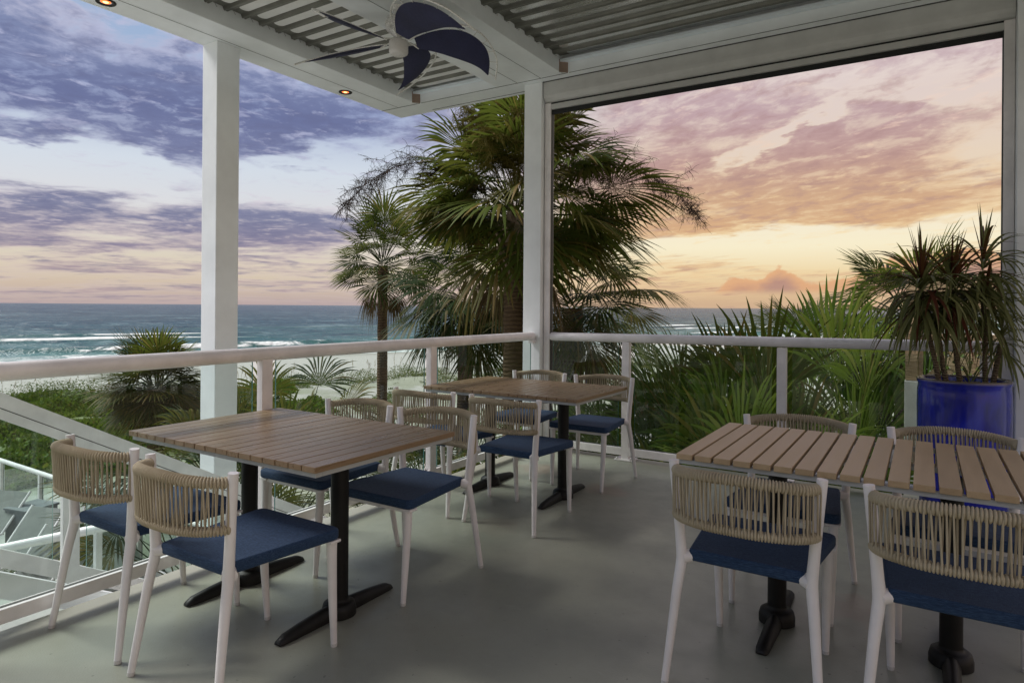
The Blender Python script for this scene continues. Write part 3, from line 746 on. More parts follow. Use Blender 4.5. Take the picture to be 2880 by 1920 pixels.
for a, b_ in zip(ys[:-1], ys[1:]):
    glass_panel(lr, (-3.066, a + 0.075), (-3.066, b_ - (0.075 if b_ < 5 else 0.03)), 0.118, 1.016)
    q = MB(); q.bevbox((-3.088, a + 0.0345, 0.066), (-3.036, b_ - (0.0345 if b_ < 5 else -0.008), 0.124), 0.003); q.build('bottom_rail', 'rail_white', lr)
    q = MB(); q.box((-3.074, a + 0.036, 0.124), (-3.056, b_ - 0.036, 0.1255)); q.build('gasket', 'dark_line', lr)

rr = thing('glass_railing', 'glass railing with round white handrail facing the palms and the sea', 'railing', (0, 0, 0), group='white glass railings of the deck')
def rz_(x): return 1.046 + 0.009 * (x + 2.98)
q = MB(); q.tube([(-2.988, 5.33, 1.046), (-2.980, 5.33, 1.046), (-2.96, 5.33, 1.046), (0.489, 5.33, rz_(0.489))], [0.022, 0.034, 0.038, 0.038], 24); q.build('handrail', 'rail_white', rr)
q = MB(); q.bevbox((-2.989, 5.305, 0.980), (-2.945, 5.355, 1.006), 0.003); q.build('rail_bracket', 'rail_white', rr)
xs = [-2.18, -0.915, 0.35]
for x in xs:
    q = MB(); q.bevbox((x - 0.034, 5.306, 0.0), (x + 0.034, 5.354, 1.02), 0.003); q.build('post', 'rail_white', rr)
    q = MB(); q.bevbox((x - 0.085, 5.272, 0.0005), (x + 0.085, 5.40, 0.012), 0.003); q.build('base_plate', 'rail_white', rr)
    for dx in (-0.062, 0.062):
        q = MB(); q.lathe([(0.012, 0.0125), (0.012, 0.022), (0.008, 0.026), (0.0, 0.027)], 10, (x + dx, 5.286, 0)); q.build('bolt', 'cap_plastic', rr)
e = [-2.925, -2.18, -0.915, 0.35]
for a, b_ in zip(e[:-1], e[1:]):
    a2 = a + (0.075 if a > -2.9 else 0.02)
    glass_panel(rr, (a2, 5.336), (b_ - 0.075, 5.336), 0.10, 1.01)
    q = MB(); q.bevbox((a + (0.0345 if a > -2.9 else 0.001), 5.306, 0.040), (b_ - 0.0345, 5.356, 0.106), 0.003); q.build('bottom_rail', 'rail_white', rr)
    q = MB(); q.box((a2 - 0.03, 5.327, 0.106), (b_ - 0.04, 5.345, 0.1075)); q.build('gasket', 'dark_line', rr)

# ------------------------------------------------------------------ stair outside the left railing
st = thing('staircase', 'concrete stair going down beside the deck behind the left glass railing', 'stairs', (0, 0, 0))
SL = -0.561
def gz(y): return 0.841 + SL * (y - 1.511)      # top line of the outer guard at X=-4.2
def sloped(name, mat, x0, x1, y0, y1, top, th, parent, bv=0.003):
    q = MB()
    vs = [(x0, y0, top(y0) - th), (x1, y0, top(y0) - th), (x1, y1, top(y1) - th), (x0, y1, top(y1) - th), (x0, y0, top(y0)), (x1, y0, top(y0)), (x1, y1, top(y1)), (x0, y1, top(y1))]
    q.add(vs, [(0, 3, 2, 1), (4, 5, 6, 7), (0, 1, 5, 4), (1, 2, 6, 5), (2, 3, 7, 6), (3, 0, 4, 7)])
    return q.build(name, mat, parent)
me = None
for k in range(16):
    y = 1.22 + 0.28 * k; zt = -0.157 * (k + 1)
    q = MB(); q.bevbox((-4.13, y, zt - 0.05), (-3.26, y + 0.30, zt), 0.006); q.build('tread', 'concrete', st)
sg = thing('stair_guard', 'sloping white stair guard with glass infill beyond the left railing', 'stair railing', (0, 0, 0))
sloped('top_band', 'rail_white', -4.235, -4.195, 0.9, 4.9, lambda y: gz(y), 0.083, sg)
sloped('band_groove', 'dark_line', -4.225, -4.199, 1.0, 4.9, lambda y: gz(y) - 0.083, 0.006, sg)
sloped('lower_band', 'rail_white', -4.235, -4.195, 0.9, 4.9, lambda y: gz(y) - 0.089, 0.055, sg)
sloped('bottom_rail', 'rail_white', -4.235, -4.195, 0.9, 4.9, lambda y: gz(y) - 0.84, 0.10, sg)
for y in (0.92, 1.865, 2.95, 4.05):
    q = MB(); q.bevbox((-4.234, y - 0.045, gz(y) - 1.3), (-4.198, y + 0.045, gz(y) - 0.14), 0.003); q.build('post', 'rail_white', sg)
for a, b_ in ((0.92, 1.865), (1.865, 2.95), (2.95, 4.05)):
    q = MB(); x = -4.214
    vs = [(x, a + 0.09, gz(a + .09) - 0.84), (x, b_ - 0.09, gz(b_ - .09) - 0.84), (x, b_ - 0.09, gz(b_ - .09) - 0.14), (x, a + 0.09, gz(a + .09) - 0.14)]
    vs += [(x - 0.01, y, z) for _, y, z in vs]
    q.add(vs, [(0, 1, 2, 3)]); q.add(vs, [(0, 3, 7, 4), (1, 5, 6, 2)], mi=1); q.build('glass_panel', ['rail_glass', 'glass_edge'], sg)
def nz(y): return 0.235 + SL * (y - 1.155)
sloped('stringer', 'beam_white', -3.262, -3.215, 0.95, 4.9, lambda y: nz(y) - 0.02, 0.11, st)
sloped('stringer_joint', 'dark_line', -3.2605, -3.2535, 0.95, 4.9, lambda y: nz(y) - 0.0195, 0.004, st)

# lower patio with low fence, loungers
mb = MB(); mb.bevbox((-19.0, -6.0, -3.25), (-4.0, 5.75, -2.75), 0.01); structure(mb.build('lower_patio', 'concrete'))
lf = thing('patio_fence', 'low white fence with round top rail round the lower patio', 'fence', (0, 0, 0))
A_ = Vector((-18.55, 5.55, -2.75)); B_ = Vector((-8.41, 5.40, -2.75))
q = MB(); q.tube([A_ + Vector((0, 0, 1.0)), B_ + Vector((0, 0, 1.0))], 0.04, 14); q.build('handrail', 'rail_white', lf)
q = MB(); q.tube([A_ + Vector((0, 0, 0.12)), B_ + Vector((0, 0, 0.12))], 0.028, 4); q.build('bottom_rail', 'rail_white', lf)
for k in range(7):
    p_ = A_.lerp(B_, k / 6)
    q = MB(); q.bevbox((p_.x - 0.035, p_.y - 0.035, p_.z), (p_.x + 0.035, p_.y + 0.035, p_.z + 0.98), 0.004); q.build('post', 'rail_white', lf)
    if k < 6:
        p2 = A_.lerp(B_, (k + 1) / 6); dd = (p2 - p_).normalized()
        glass_panel(lf, (p_ + dd * 0.08)[:2], (p2 - dd * 0.08)[:2], -2.60, -1.80)
gh = thing('stair_handrail', 'round white handrail crossing low behind the stair guard glass', 'handrail', (0, 0, 0))
q = MB(); q.tube([(-9.4, 1.35, -1.52), (-7.8, 2.72, -1.13), (-6.2, 3.98, -0.74)], 0.045, 16); q.build('handrail', 'rail_white', gh)
for x, y, z in ((-8.6, 2.03, -1.34), (-7.0, 3.35, -0.94)):
    q = MB(); q.bevbox((x - 0.03, y - 0.03, -2.75), (x + 0.03, y + 0.03, z), 0.004); q.build('post', 'rail_white', gh)
def lounger(loc, rz, lb):
    o = thing('sun_lounger', lb, 'sun lounger', loc, rz, 'grey loungers on the lower patio')
    q = MB(); q.bevbox((-0.30, -0.2, 0.30), (0.30, 0.95, 0.335), 0.008); q.build('seat_sling', 'lounger_grey', o)
    M_ = Matrix.Translation((0, -0.2, 0.32)) @ Matrix.Rotation(R(-48), 4, 'X')
    q = MB(); q.bevbox((-0.30, -0.72, -0.015), (0.30, 0.0, 0.015), 0.008, M=M_); q.build('back_sling', 'lounger_grey', o)
    q = MB()
    for sx in (-0.32, 0.32):
        q.tube([(sx, -0.22, 0.315), (sx, 0.97, 0.315)], 0.02, 8)
        q.tube([M_ @ Vector((sx, 0, 0)), M_ @ Vector((sx, -0.74, 0))], 0.02, 8)
    q.build('frame', 'rail_white', o)
    for sx in (-0.32, 0.32):
        for y in (-0.12, 0.85):
            q = MB(); q.tube([(sx, y, 0.305), (sx, y, 0.0)], 0.018, 8); q.build('leg', 'rail_white', o)
lounger((-12.9, 4.3, -2.75), R(200), 'grey sling lounger by the low fence, nearest the dark planter box')
lounger((-11.4, 4.2, -2.75), R(200), 'grey sling lounger in the middle of the row on the lower patio')
lounger((-10.2, 3.9, -2.75), R(200), 'grey sling lounger low down just over the deck edge')
lounger((-14.2, 4.0, -2.75), R(200), 'grey sling lounger farthest out along the low fence')
pb = thing('planter_box', 'dark grey square box standing on the lower patio', 'planter box', (-12.75, 5.05, -2.75), R(12))
q = MB(); q.bevbox((-0.26, -0.26, 0), (0.26, 0.26, 0.62), 0.012); q.build('box_body', 'planter_grey', pb)
q = MB(); q.bevbox((-0.28, -0.28, 0.622), (0.28, 0.28, 0.66), 0.008); q.build('box_lid', 'planter_grey', pb)
cc = thing('covered_heater', 'pale green cloth cover standing on the lower patio behind the stair guard', 'covered heater', (-10.1, 4.95, -2.75))
q = MB()
prof = [(0.44, 0.0), (0.40, 0.25), (0.30, 0.75), (0.22, 1.2), (0.20, 1.32), (0.05, 1.40), (0.0, 1.41)]
n = 40; vs = []; fs = []
for r_, z in prof:
    for k in range(n):
        a = 2 * math.pi * k / n
        rr_ = r_ * (1 + (0.10 if z < 1.25 else 0.02) * math.sin(7 * a + z) * (1.2 - z / 1.6))
        vs.append((rr_ * math.cos(a), rr_ * math.sin(a), z))
for i in range(len(prof) - 1):
    for k in range(n): fs.append((i * n + k, i * n + (k + 1) % n, (i + 1) * n + (k + 1) % n, (i + 1) * n + k))
q.add(vs, fs, True); q.build('cloth_cover', 'pale_cloth', cc)

# ------------------------------------------------------------------ tables
def slat_mesh(w, L_, th, mat):
    q = MB(); q.bevbox((-w / 2, -L_ / 2, -th), (w / 2, L_ / 2, 0), 0.0022); return q.mesh('slat', mat)
def table(cx, cy, LX, LY, gap, mat, label):
    t_ = thing('slatted_table', label, 'table', (cx, cy, 0), 0, 'brown slatted dining tables')
    N = 17; p = LX / N
    me = slat_mesh(p - gap, LY, 0.022, mat)
    for k in range(N):
        o = bpy.data.objects.new('slat', me); COL.objects.link(o); o.parent = t_
        o.location = (-LX / 2 + p * (k + 0.5), random.uniform(-0.0006, 0.0006), 0.75 + random.uniform(-0.0005, 0.0005))
    x, y = LX / 2 - 0.012, LY / 2 - 0.012
    for lo, hi in (((-x, -y, 0.709), (x, -y + 0.03, 0.7275)), ((-x, y - 0.03, 0.709), (x, y, 0.7275)), ((-x, -y + 0.0305, 0.709), (-x + 0.03, y - 0.0305, 0.7275)),
                   ((x - 0.03, -y + 0.0305, 0.709), (x, y - 0.0305, 0.7275)), ((-x + 0.031, -0.02, 0.71), (x - 0.031, 0.02, 0.727))):
        q = MB(); q.bevbox(lo, hi, 0.002); q.build('frame_rail', 'frame_alu', t_)
    for sx in (-1, 1):
        bx = sx * 0.305
        q = MB(); q.tube([(bx, 0, 0.03), (bx, 0, 0.697)], 0.0375, 24); q.build('column', 'black_iron', t_)
        q = MB()
        q.lathe([(0.072, 0.004), (0.072, 0.03), (0.066, 0.052), (0.054, 0.060), (0.041, 0.062), (0.039, 0.075)], 24, (bx, 0, 0))
        for sy in (-1, 1):
            pr = [(0.03, 0.030, 0.058), (0.09, 0.029, 0.056), (0.20, 0.027, 0.046), (0.285, 0.025, 0.034), (0.312, 0.021, 0.020), (0.318, 0.016, 0.010)]
            vs = []; 
            for d_, hw, ht in pr:
                y_ = sy * d_
                for (u, w_) in ((-1, 0.004), (-1, 0.45), (-0.55, 0.92), (0, 1.0), (0.55, 0.92), (1, 0.45), (1, 0.004)):
                    vs.append((bx + u * hw, y_, max(0.004, w_ * ht)))
            n_ = 7
            fs = [(i * n_ + k, i * n_ + k + 1, (i + 1) * n_ + k + 1, (i + 1) * n_ + k) for i in range(len(pr) - 1) for k in range(n_ - 1)]
            if sy > 0: fs = [f[::-1] for f in fs]
            q.add(vs, fs, True); q.add(vs[-n_:], [tuple(range(n_))])
        q.build('pedestal_base', 'black_iron', t_)
        q = MB()
        q.bevbox((bx - 0.02, -0.27, 0.6855), (bx + 0.02, 0.27, 0.6975), 0.002); q.build('top_bracket', 'black_iron', t_)
    return t_
table(-2.415, 1.98, 1.226, 0.81, 0.0045, 'slat_brown', 'brown slatted table beside the left railing, nearest the stair')
table(-2.415, 4.03, 1.226, 0.81, 0.0045, 'slat_brown', 'brown slatted table in the far corner by the white corner post')
table(-0.212, 2.935, 1.226, 0.83, 0.0105, 'slat_tan', 'tan slatted table with open gaps, cut off by the right edge')

# ------------------------------------------------------------------ chairs
def hoop(t_, bulge=0.115, hw=0.228):
    # t_ in [-1,1]; plan curve bulging to -Y
    x = hw * math.sin(t_ * math.pi / 2) if False else hw * t_
    k = max(0.0, 1 - abs(t_) ** 2.5)
    return x, -0.212 - bulge * k ** 0.62
def hoop_path(n, z0, arch, bulge):
    # arc-length resample
    raw = []
    for i in range(401):
        a = -1 + 2 * i / 400
        tt_ = math.sin(a * math.pi / 2)
        x, y = hoop(tt_, bulge)
        raw.append(Vector((x, y, z0 + arch * (1 - tt_ * tt_))))
    L_ = [0]
    for i in range(1, 401): L_.append(L_[-1] + (raw[i] - raw[i - 1]).length)
    out = []; j = 0
    for i in range(n + 1):
        d_ = L_[-1] * i / n
        while j < 399 and L_[j + 1] < d_: j += 1
        f = (d_ - L_[j]) / max(1e-9, L_[j + 1] - L_[j])
        out.append(raw[j].lerp(raw[j + 1], f))
    return out
def wrap_mesh(z0, arch, bulge, r0, name):
    n = 56; per = 6
    pts = hoop_path(n * per, z0, arch, bulge)
    rad = []
    for i in range(n * per + 1):
        ph = (i % per) / per
        rad.append(r0 * (0.56 + 0.48 * abs(math.sin(math.pi * ph)) ** 0.55 + 0.012 * math.sin(i // per * 12.9898)))
    q = MB(); q.tube(pts, rad, 12, caps=True); return q.mesh(name, 'rope')
top_wrap = wrap_mesh(0.745, 0.018, 0.115, 0.0195, 'rope_wrap')
bot_wrap = wrap_mesh(0.592, 0.002, 0.108, 0.0165, 'rope_wrap')
q = MB(); q.tube([(0, 0, 0), (0, 0, 0.5), (0, 0, 1)], 0.0031, 6, caps=False); cord_me = q.mesh('cord', 'rope')

def make_chair():
    t_ = thing('rope_back_chair', 'chair', 'chair', (0, 0, 0), 0, 'white rope back chairs')
    for s in (-1, 1):
        q = MB()
        p, r_ = smooth_path([(s * 0.250, -0.268, 0.012, 0.0125), (s * 0.239, -0.249, 0.14, 0.0145), (s * 0.224, -0.222, 0.32, 0.0172), (s * 0.215, -0.206, 0.405, 0.0188), (s * 0.2135, -0.203, 0.44, 0.0190),
                              (s * 0.218, -0.2035, 0.50, 0.0180), (s * 0.230, -0.206, 0.64, 0.0172), (s * 0.243, -0.209, 0.776, 0.0170)], 4)
        q.tube(p, r_, 16); leg = q.build('rear_leg', 'chair_white', t_)
        q = MB(); q.tube([(s * 0.2505, -0.269, 0.0), (s * 0.2497, -0.2675, 0.013)], [0.0125, 0.0135], 14); q.build('foot_cap', 'cap_plastic', leg)
        q = MB(); q.tube([(s * 0.214, -0.200, 0.432), (s * 0.203, -0.192, 0.434), (s * 0.186, -0.182, 0.436)], [0.026, 0.0235, 0.0225], 14, flat=1.0); q.build('bracket', 'chair_white', t_)
        q = MB()
        q.tube([(s * 0.206, 0.243, 0.422), (s * 0.206, 0.244, 0.36), (s * 0.203, 0.252, 0.20), (s * 0.200, 0.264, 0.012)], [0.0205, 0.0190, 0.0165, 0.0122], 16)
        q.bevbox((s * 0.206 - 0.030, 0.213, 0.412), (s * 0.206 + 0.030, 0.264, 0.4232), 0.004)
        leg = q.build('front_leg', 'chair_white', t_)
        q = MB(); q.tube([(s * 0.200, 0.2645, 0.0), (s * 0.200, 0.264, 0.013)], [0.0122, 0.0132], 14); q.build('foot_cap', 'cap_plastic', leg)
    # seat frame below the sling
    q = MB(); q.bevbox((-0.185, 0.225, 0.403), (0.185, 0.25, 0.4225), 0.004); q.build('seat_rail', 'chair_white', t_)
    # seat: trapezoid slab with rounded rim
    out = []
    def arc(cx, cy, r_, a0, a1, n=5):
        for i in range(n + 1):
            a = R(a0 + (a1 - a0) * i / n); out.append((cx + r_ * math.cos(a), cy + r_ * math.sin(a)))
    arc(0.205, 0.238, 0.03, 0, 90); arc(-0.205, 0.238, 0.03, 90, 180); arc(-0.178, -0.187, 0.014, 180, 270); arc(0.178, -0.187, 0.014, 270, 360)
    lv = [(0.4235, -0.008), (0.4265, -0.002), (0.432, 0.0), (0.454, 0.0), (0.461, -0.003), (0.4645, -0.010)]
    n = len(out); vs = []; fs = []
    for z, ins in lv:
        for x, y in out:
            L_ = math.hypot(x, y); vs.append((x + x / L_ * ins, y + y / L_ * ins, z))
    for i in range(len(lv) - 1):
        for k in range(n): fs.append((i * n + k, i * n + (k + 1) % n, (i + 1) * n + (k + 1) % n, (i + 1) * n + k))
    q = MB(); q.add(vs, fs, True)
    rings = [1.0, 0.75, 0.5, 0.25]
    base_i = (len(lv) - 1) * n; vs2 = []; fs2 = []
    for f in rings:
        for (x, y, z) in vs[base_i:]: vs2.append((x * f, y * f, 0.4645 - 0.004 * (1 - f ** 3)))
    for i in range(len(rings) - 1):
        for k in range(n): fs2.append((i * n + k, i * n + (k + 1) % n, (i + 1) * n + (k + 1) % n, (i + 1) * n + k))
    fs2.append(tuple(range(3 * n, 4 * n))); q.add(vs2, fs2, True)
    q.add(vs[:n], [tuple(range(n))[::-1]])
    q.build('seat', 'seat_fabric', t_)
    # backrest: two wrapped hoops, cords strung between
    bo = bpy.data.objects.new('backrest', top_wrap); COL.objects.link(bo); bo.parent = t_
    o = bpy.data.objects.new('rope_wrap', bot_wrap); COL.objects.link(o); o.parent = bo
    NC = 31
    tp = hoop_path(NC * 2 + 2, 0.745, 0.018, 0.115); bp = hoop_path(NC * 2 + 2, 0.592, 0.002, 0.108)
    rs = random.Random(5)
    for i in range(1, NC * 2 + 2):
        layer = 1 if i % 2 else -1
        T = tp[i]; B = bp[max(1, min(len(bp) - 2, i + (1 if i % 2 else -1)))]
        B = B.lerp(bp[i], rs.uniform(0.1, 0.9))
        tang = (tp[min(i + 1, len(tp) - 1)] - tp[i - 1]).normalized(); nrm = Vector((tang.y, -tang.x, 0)).normalized()
        a = T + nrm * 0.0145 * layer + tang * rs.uniform(-0.002, 0.002); b_ = B + nrm * 0.012 * layer
        d_ = a - b_
        c = bpy.data.objects.new('cord', cord_me); COL.objects.link(c); c.parent = bo
        c.location = b_; c.rotation_euler = d_.to_track_quat('Z', 'Y').to_euler(); c.scale = (1, 1, d_.length)
    return t_
proto = make_chair()
chairs = [
 (-2.75, 1.532, 0, 'white rope back chair beside the left railing, front left of the picture'),
 (-2.128, 1.520, 0, 'white rope back chair in front of the stairside table, striped shadow on its navy seat'),
 (-2.695, 2.450, 180, 'white rope back chair on the far side of the stairside table, next to the railing'),
 (-2.137, 2.452, 180, 'white rope back chair on the far side of the stairside table, next to the walkway'),
 (-2.752, 3.510, 0, 'white rope back chair on the near side of the corner table, next to the railing'),
 (-2.130, 3.512, 0, 'white rope back chair on the near side of the corner table, next to the walkway'),
 (-2.722, 4.548, 180, 'white rope back chair in front of the white corner post'),
 (-2.135, 4.545, 180, 'white rope back chair beyond the corner table, in front of a railing post'),
 (-0.512, 2.505, 0, 'white rope back chair in the foreground at the left end of the tan table'),
 (0.103, 2.515, 0, 'white rope back chair in the foreground cut off by the right edge'),
 (-0.524, 3.282, 180, 'white rope back chair beyond the tan table in front of a railing post'),
 (0.118, 3.290, 180, 'white rope back chair beyond the tan table in front of the blue pot'),
]
for i, (x, y, rz, lb) in enumerate(chairs):
    o = proto if i == 0 else copy_tree(proto)
    o.location = (x, y, 0.0005); o.rotation_euler = (0, 0, R(rz + random.uniform(-0.6, 0.6))); o['label'] = lb

# ------------------------------------------------------------------ vegetation builders
def frond_mesh(az_, el_, pet, L_, nb, spread, droop, width=0.03, cup=0.12, sag=0.25, fold=0.35, tipdroop=0.0, rs=random, name='frond', mat='palm_leaf', pet_r=0.011, ragged=0.15):
    """fan frond grown from the origin; az/el of the stalk in degrees, gravity bends stalk and blades"""
    q = MB()
    d0 = Vector((math.cos(R(az_)) * math.cos(R(el_)), math.sin(R(az_)) * math.cos(R(el_)), math.sin(R(el_))))
    pts = []; p = Vector((0, 0, 0)); d_ = d0.copy(); n = 7
    for i in range(n + 1):
        pts.append(p.copy()); p = p + d_ * (pet / n)
        d_ = (d_ + Vector((0, 0, -sag / n * (1.0 if d_.z > -0.85 else 0.0)))).normalized()
    q.tube(pts, [pet_r * (1 - 0.45 * i / n) for i in range(n + 1)], 5, caps=False, mi=1)
    T = d_; S_ = T.cross(Vector((0, 0, 1)))
    if S_.length < 0.05: S_ = Vector((-d0.y, d0.x, 0.01))
    S_.normalize(); roll_ = R(rs.uniform(-28, 28))
    U = S_.cross(T).normalized()
    S2 = S_ * math.cos(roll_) + U * math.sin(roll_); U = S2.cross(T).normalized(); S_ = S2
    H = pts[-1]
    prof = [(0.02, 0.25), (0.18, 0.8), (0.38, 1.0), (0.56, 0.95), (0.73, 0.72), (0.88, 0.40), (1.0, 0.03)]
    for b in range(nb):
        f = (b + 0.5) / nb * 2 - 1
        th = f * R(spread) + R(rs.uniform(-1.5, 1.5))
        ln = L_ * (1 - 0.30 * abs(f) ** 1.8) * rs.uniform(1 - ragged, 1.04)
        dv = T * math.cos(th) + S_ * math.sin(th)
        dv = (dv + U * (cup * (abs(f) ** 1.5) + rs.uniform(-0.04, 0.04))).normalized()
        wv = (S_ * math.cos(th) - T * math.sin(th)).normalized()
        uv = dv.cross(wv).normalized()
        if uv.dot(U) < 0: uv = -uv
        dr_ = droop * rs.uniform(0.55, 1.5); td = tipdroop * rs.uniform(0.3, 1.6)
        vs = []; fs = []
        cen = H.copy(); last = 0
        for (s, w_) in prof:
            c = H + dv * (ln * s) + Vector((0, 0, -1)) * (ln * (dr_ * s ** 2.4 + td * max(0, s - 0.55) ** 1.5 * 2.0))
            hw = min(width * w_, max(0.0015, s * ln * R(spread) / nb * 1.06) if s < 0.45 else 1) * 0.5
            vs += [c - wv * hw, c + uv * hw * fold * (1.2 - s), c + wv * hw]
        for i in range(len(prof) - 1):
            a = i * 3
            fs += [(a, a + 1, a + 4, a + 3), (a + 1, a + 2, a + 5, a + 4)]
        q.add(vs, fs, True)
    return q.mesh(name, [mat, mat] )
def add_part(me, name, parent, loc=(0, 0, 0), rz=0.0, sc=1.0):
    o = bpy.data.objects.new(name, me); COL.objects.link(o); o.parent = parent
    o.location = loc; o.rotation_euler = (0, 0, rz); o.scale = (sc, sc, sc); return o
def trunk(parent, h, r0, r1, bend=(0, 0), mat='palm_bark', n=16, seg=26, base=0.0):
    q = MB(); pts = []; rad = []
    for i in range(seg + 1):
        t_ = i / seg
        pts.append((bend[0] * t_ * t_, bend[1] * t_ * t_, base + (h - base) * t_))
        rad.append((r0 + (r1 - r0) * t_) * (1 + 0.03 * math.sin(i * 2.4) + 0.02 * math.sin(i * 5.1)))
    q.tube(pts, rad, n); return q.build('trunk', mat, parent)

def panicle(length, az_, el_, curl, nbr, blen, seed, mat, thick=0.011, twig=0.0032, hang=0.5):
    rs = random.Random(seed); q = MB()
    d_ = Vector((math.cos(R(az_)) * math.cos(R(el_)), math.sin(R(az_)) * math.cos(R(el_)), math.sin(R(el_))))
    p = Vector((0, 0, 0)); pts = []; n = 16
    for i in range(n + 1):
        pts.append(p.copy()); p = p + d_ * (length / n)
        d_ = (d_ + Vector((0, 0, -curl / n * (0.4 + 1.3 * i / n)))).normalized()
    q.tube(pts, [thick * (1 - 0.75 * i / n) for i in range(n + 1)], 5, caps=False)
    side = Vector((-math.sin(R(az_)), math.cos(R(az_)), 0))
    for b in range(nbr):
        t_ = 0.30 + 0.70 * (b + rs.random()) / nbr
        k = min(n - 1, int(t_ * n)); base_ = pts[k].lerp(pts[k + 1], t_ * n - k)
        ln = blen * (1.1 - 0.55 * t_) * rs.uniform(0.6, 1.2)
        bd = (side * rs.uniform(-0.8, 0.8) + Vector((0, 0, rs.uniform(-hang * 1.6, 0.55))) + (pts[k + 1] - pts[k]).normalized() * rs.uniform(0.2, 0.9)).normalized()
        c = base_.copy(); bp_ = [c.copy()]
        for j in range(5):
            c = c + bd * (ln / 5); bp_.append(c.copy())
            bd = (bd + Vector((rs.uniform(-.15, .15), rs.uniform(-.15, .15), -hang * 0.33))).normalized()
        q.tube(bp_, [twig * 1.25 * (1 - 0.12 * j) for j in range(6)], 3, caps=False, smooth=False)
        for j in range(26):
            u = rs.uniform(0.05, 1.0) * 5; kk = min(4, int(u)); b0 = bp_[kk].lerp(bp_[kk + 1], u - kk)
            td = Vector((rs.uniform(-1, 1), rs.uniform(-1, 1), rs.uniform(-1.0, 0.8))).normalized()
            l2 = rs.uniform(0.06, 0.16) * (blen / 0.5)
            mid = b0 + td * l2 * 0.5 + Vector((rs.uniform(-.01, .01), rs.uniform(-.01, .01), 0.0))
            q.tube([b0, mid, b0 + td * l2 + Vector((rs.uniform(-.02, .02), rs.uniform(-.02, .02), -0.03))], [twig, twig * .8, twig * .45], 3, caps=False, smooth=False)
    return q.mesh('flower_stalk', mat)

def palm(name, label, loc, h, r0, r1, nfr, pet, L_, nb, mats, seed, bend=(0, 0), spread=125, width=0.045, boots=False, el_rng=(82, -52), dead=0, tip=0.35, droop=0.28, group='palm trees beyond the deck', lift=False):
    rs = random.Random(seed)
    t_ = thing(name, label, 'palm tree', loc, 0, group)
    trunk(t_, h, r0, r1, bend)
    top = Vector((bend[0], bend[1], h))
    ga = 137.508
    for i in range(nfr):
        u = (i + 0.5) / nfr
        e_ = el_rng[0] + (el_rng[1] - el_rng[0]) * u ** 0.85 + rs.uniform(-7, 7)
        a_ = i * ga + rs.uniform(-14, 14)
        k = rs.uniform(0.85, 1.12)
        lf = 1.0
        if lift and -(math.cos(R(a_)) * RIGHT.x + math.sin(R(a_)) * RIGHT.y) > 0.30: e_ = max(e_, 4 + rs.uniform(0, 16)); lf = 0.80
        me = frond_mesh(a_, e_, pet * k * lf * rs.uniform(0.72, 1.15) * (1 - 0.18 * u), L_ * k * (1 - 0.12 * u) * (0.5 + 0.5 * lf), nb, spread * rs.uniform(0.82, 1.05), droop * rs.uniform(0.5, 1.4) * (1.0 + 0.4 * u), width, 0.10, 0.38 if e_ > 10 else 0.22, tipdroop=tip * rs.uniform(0.4, 1.4), rs=rs, mat=mats[i % len(mats)])
        rr_ = r1 * 0.7
        add_part(me, 'frond', t_, top + Vector((math.cos(R(a_)) * rr_, math.sin(R(a_)) * rr_, (0.42 - 0.75 * u) * (0.55 if h > 4 else 0.3))))
    for i in range(dead):
        a_ = i * ga * 1.3 + rs.uniform(-20, 20)
        me = frond_mesh(a_, rs.uniform(-70, -35), pet * 0.55, L_ * 0.55, max(14, nb // 2), spread * 0.55, 0.5, width * 0.8, 0.05, 0.5, tipdroop=0.8, rs=rs, mat='dead_leaf')
        add_part(me, 'dead_frond', t_, top + Vector((math.cos(R(a_)) * r1 * .8, math.sin(R(a_)) * r1 * .8, -0.32)))
    if boots:
        for i in range(26):
            a_ = i * ga; z = h - 1.0 + 0.98 * i / 26
            rr_ = r1 * (0.96 + 0.05 * (i / 26))
            q = MB()
            dv = Vector((math.cos(R(a_)), math.sin(R(a_)), 0)); sv_ = Vector((-dv.y, dv.x, 0))
            up = Vector((0, 0, 1)); out_ = rs.uniform(0.5, 1.0)
            p0 = dv * rr_; 
            vs = []
            for (s, w_, th) in ((0, 0.085, 0.03), (0.12, 0.075, 0.03), (0.25, 0.05, 0.025), (0.34, 0.045, 0.02)):
                c = p0 + dv * (s * 0.55 * out_ - 0.02) + up * (s * (1.05 - 0.3 * out_))
                nrm = (dv * 1.0 - up * 0.5).normalized()
                vs += [c - sv_ * w_ - nrm * th * .4, c + nrm * th, c + sv_ * w_ - nrm * th * .4, c - nrm * th]
            fs = []
            for j in range(3):
                a = j * 4
                fs += [(a + k2, a + (k2 + 1) % 4, a + 4 + (k2 + 1) % 4, a + 4 + k2) for k2 in range(4)]
            fs += [(12, 13, 14, 15)]
            q.add(vs, fs); o = q.build('leaf_boot', 'boot_bark', t_, Vector((bend[0] * .95, bend[1] * .95, z)))
    return t_

GZ = -3.1
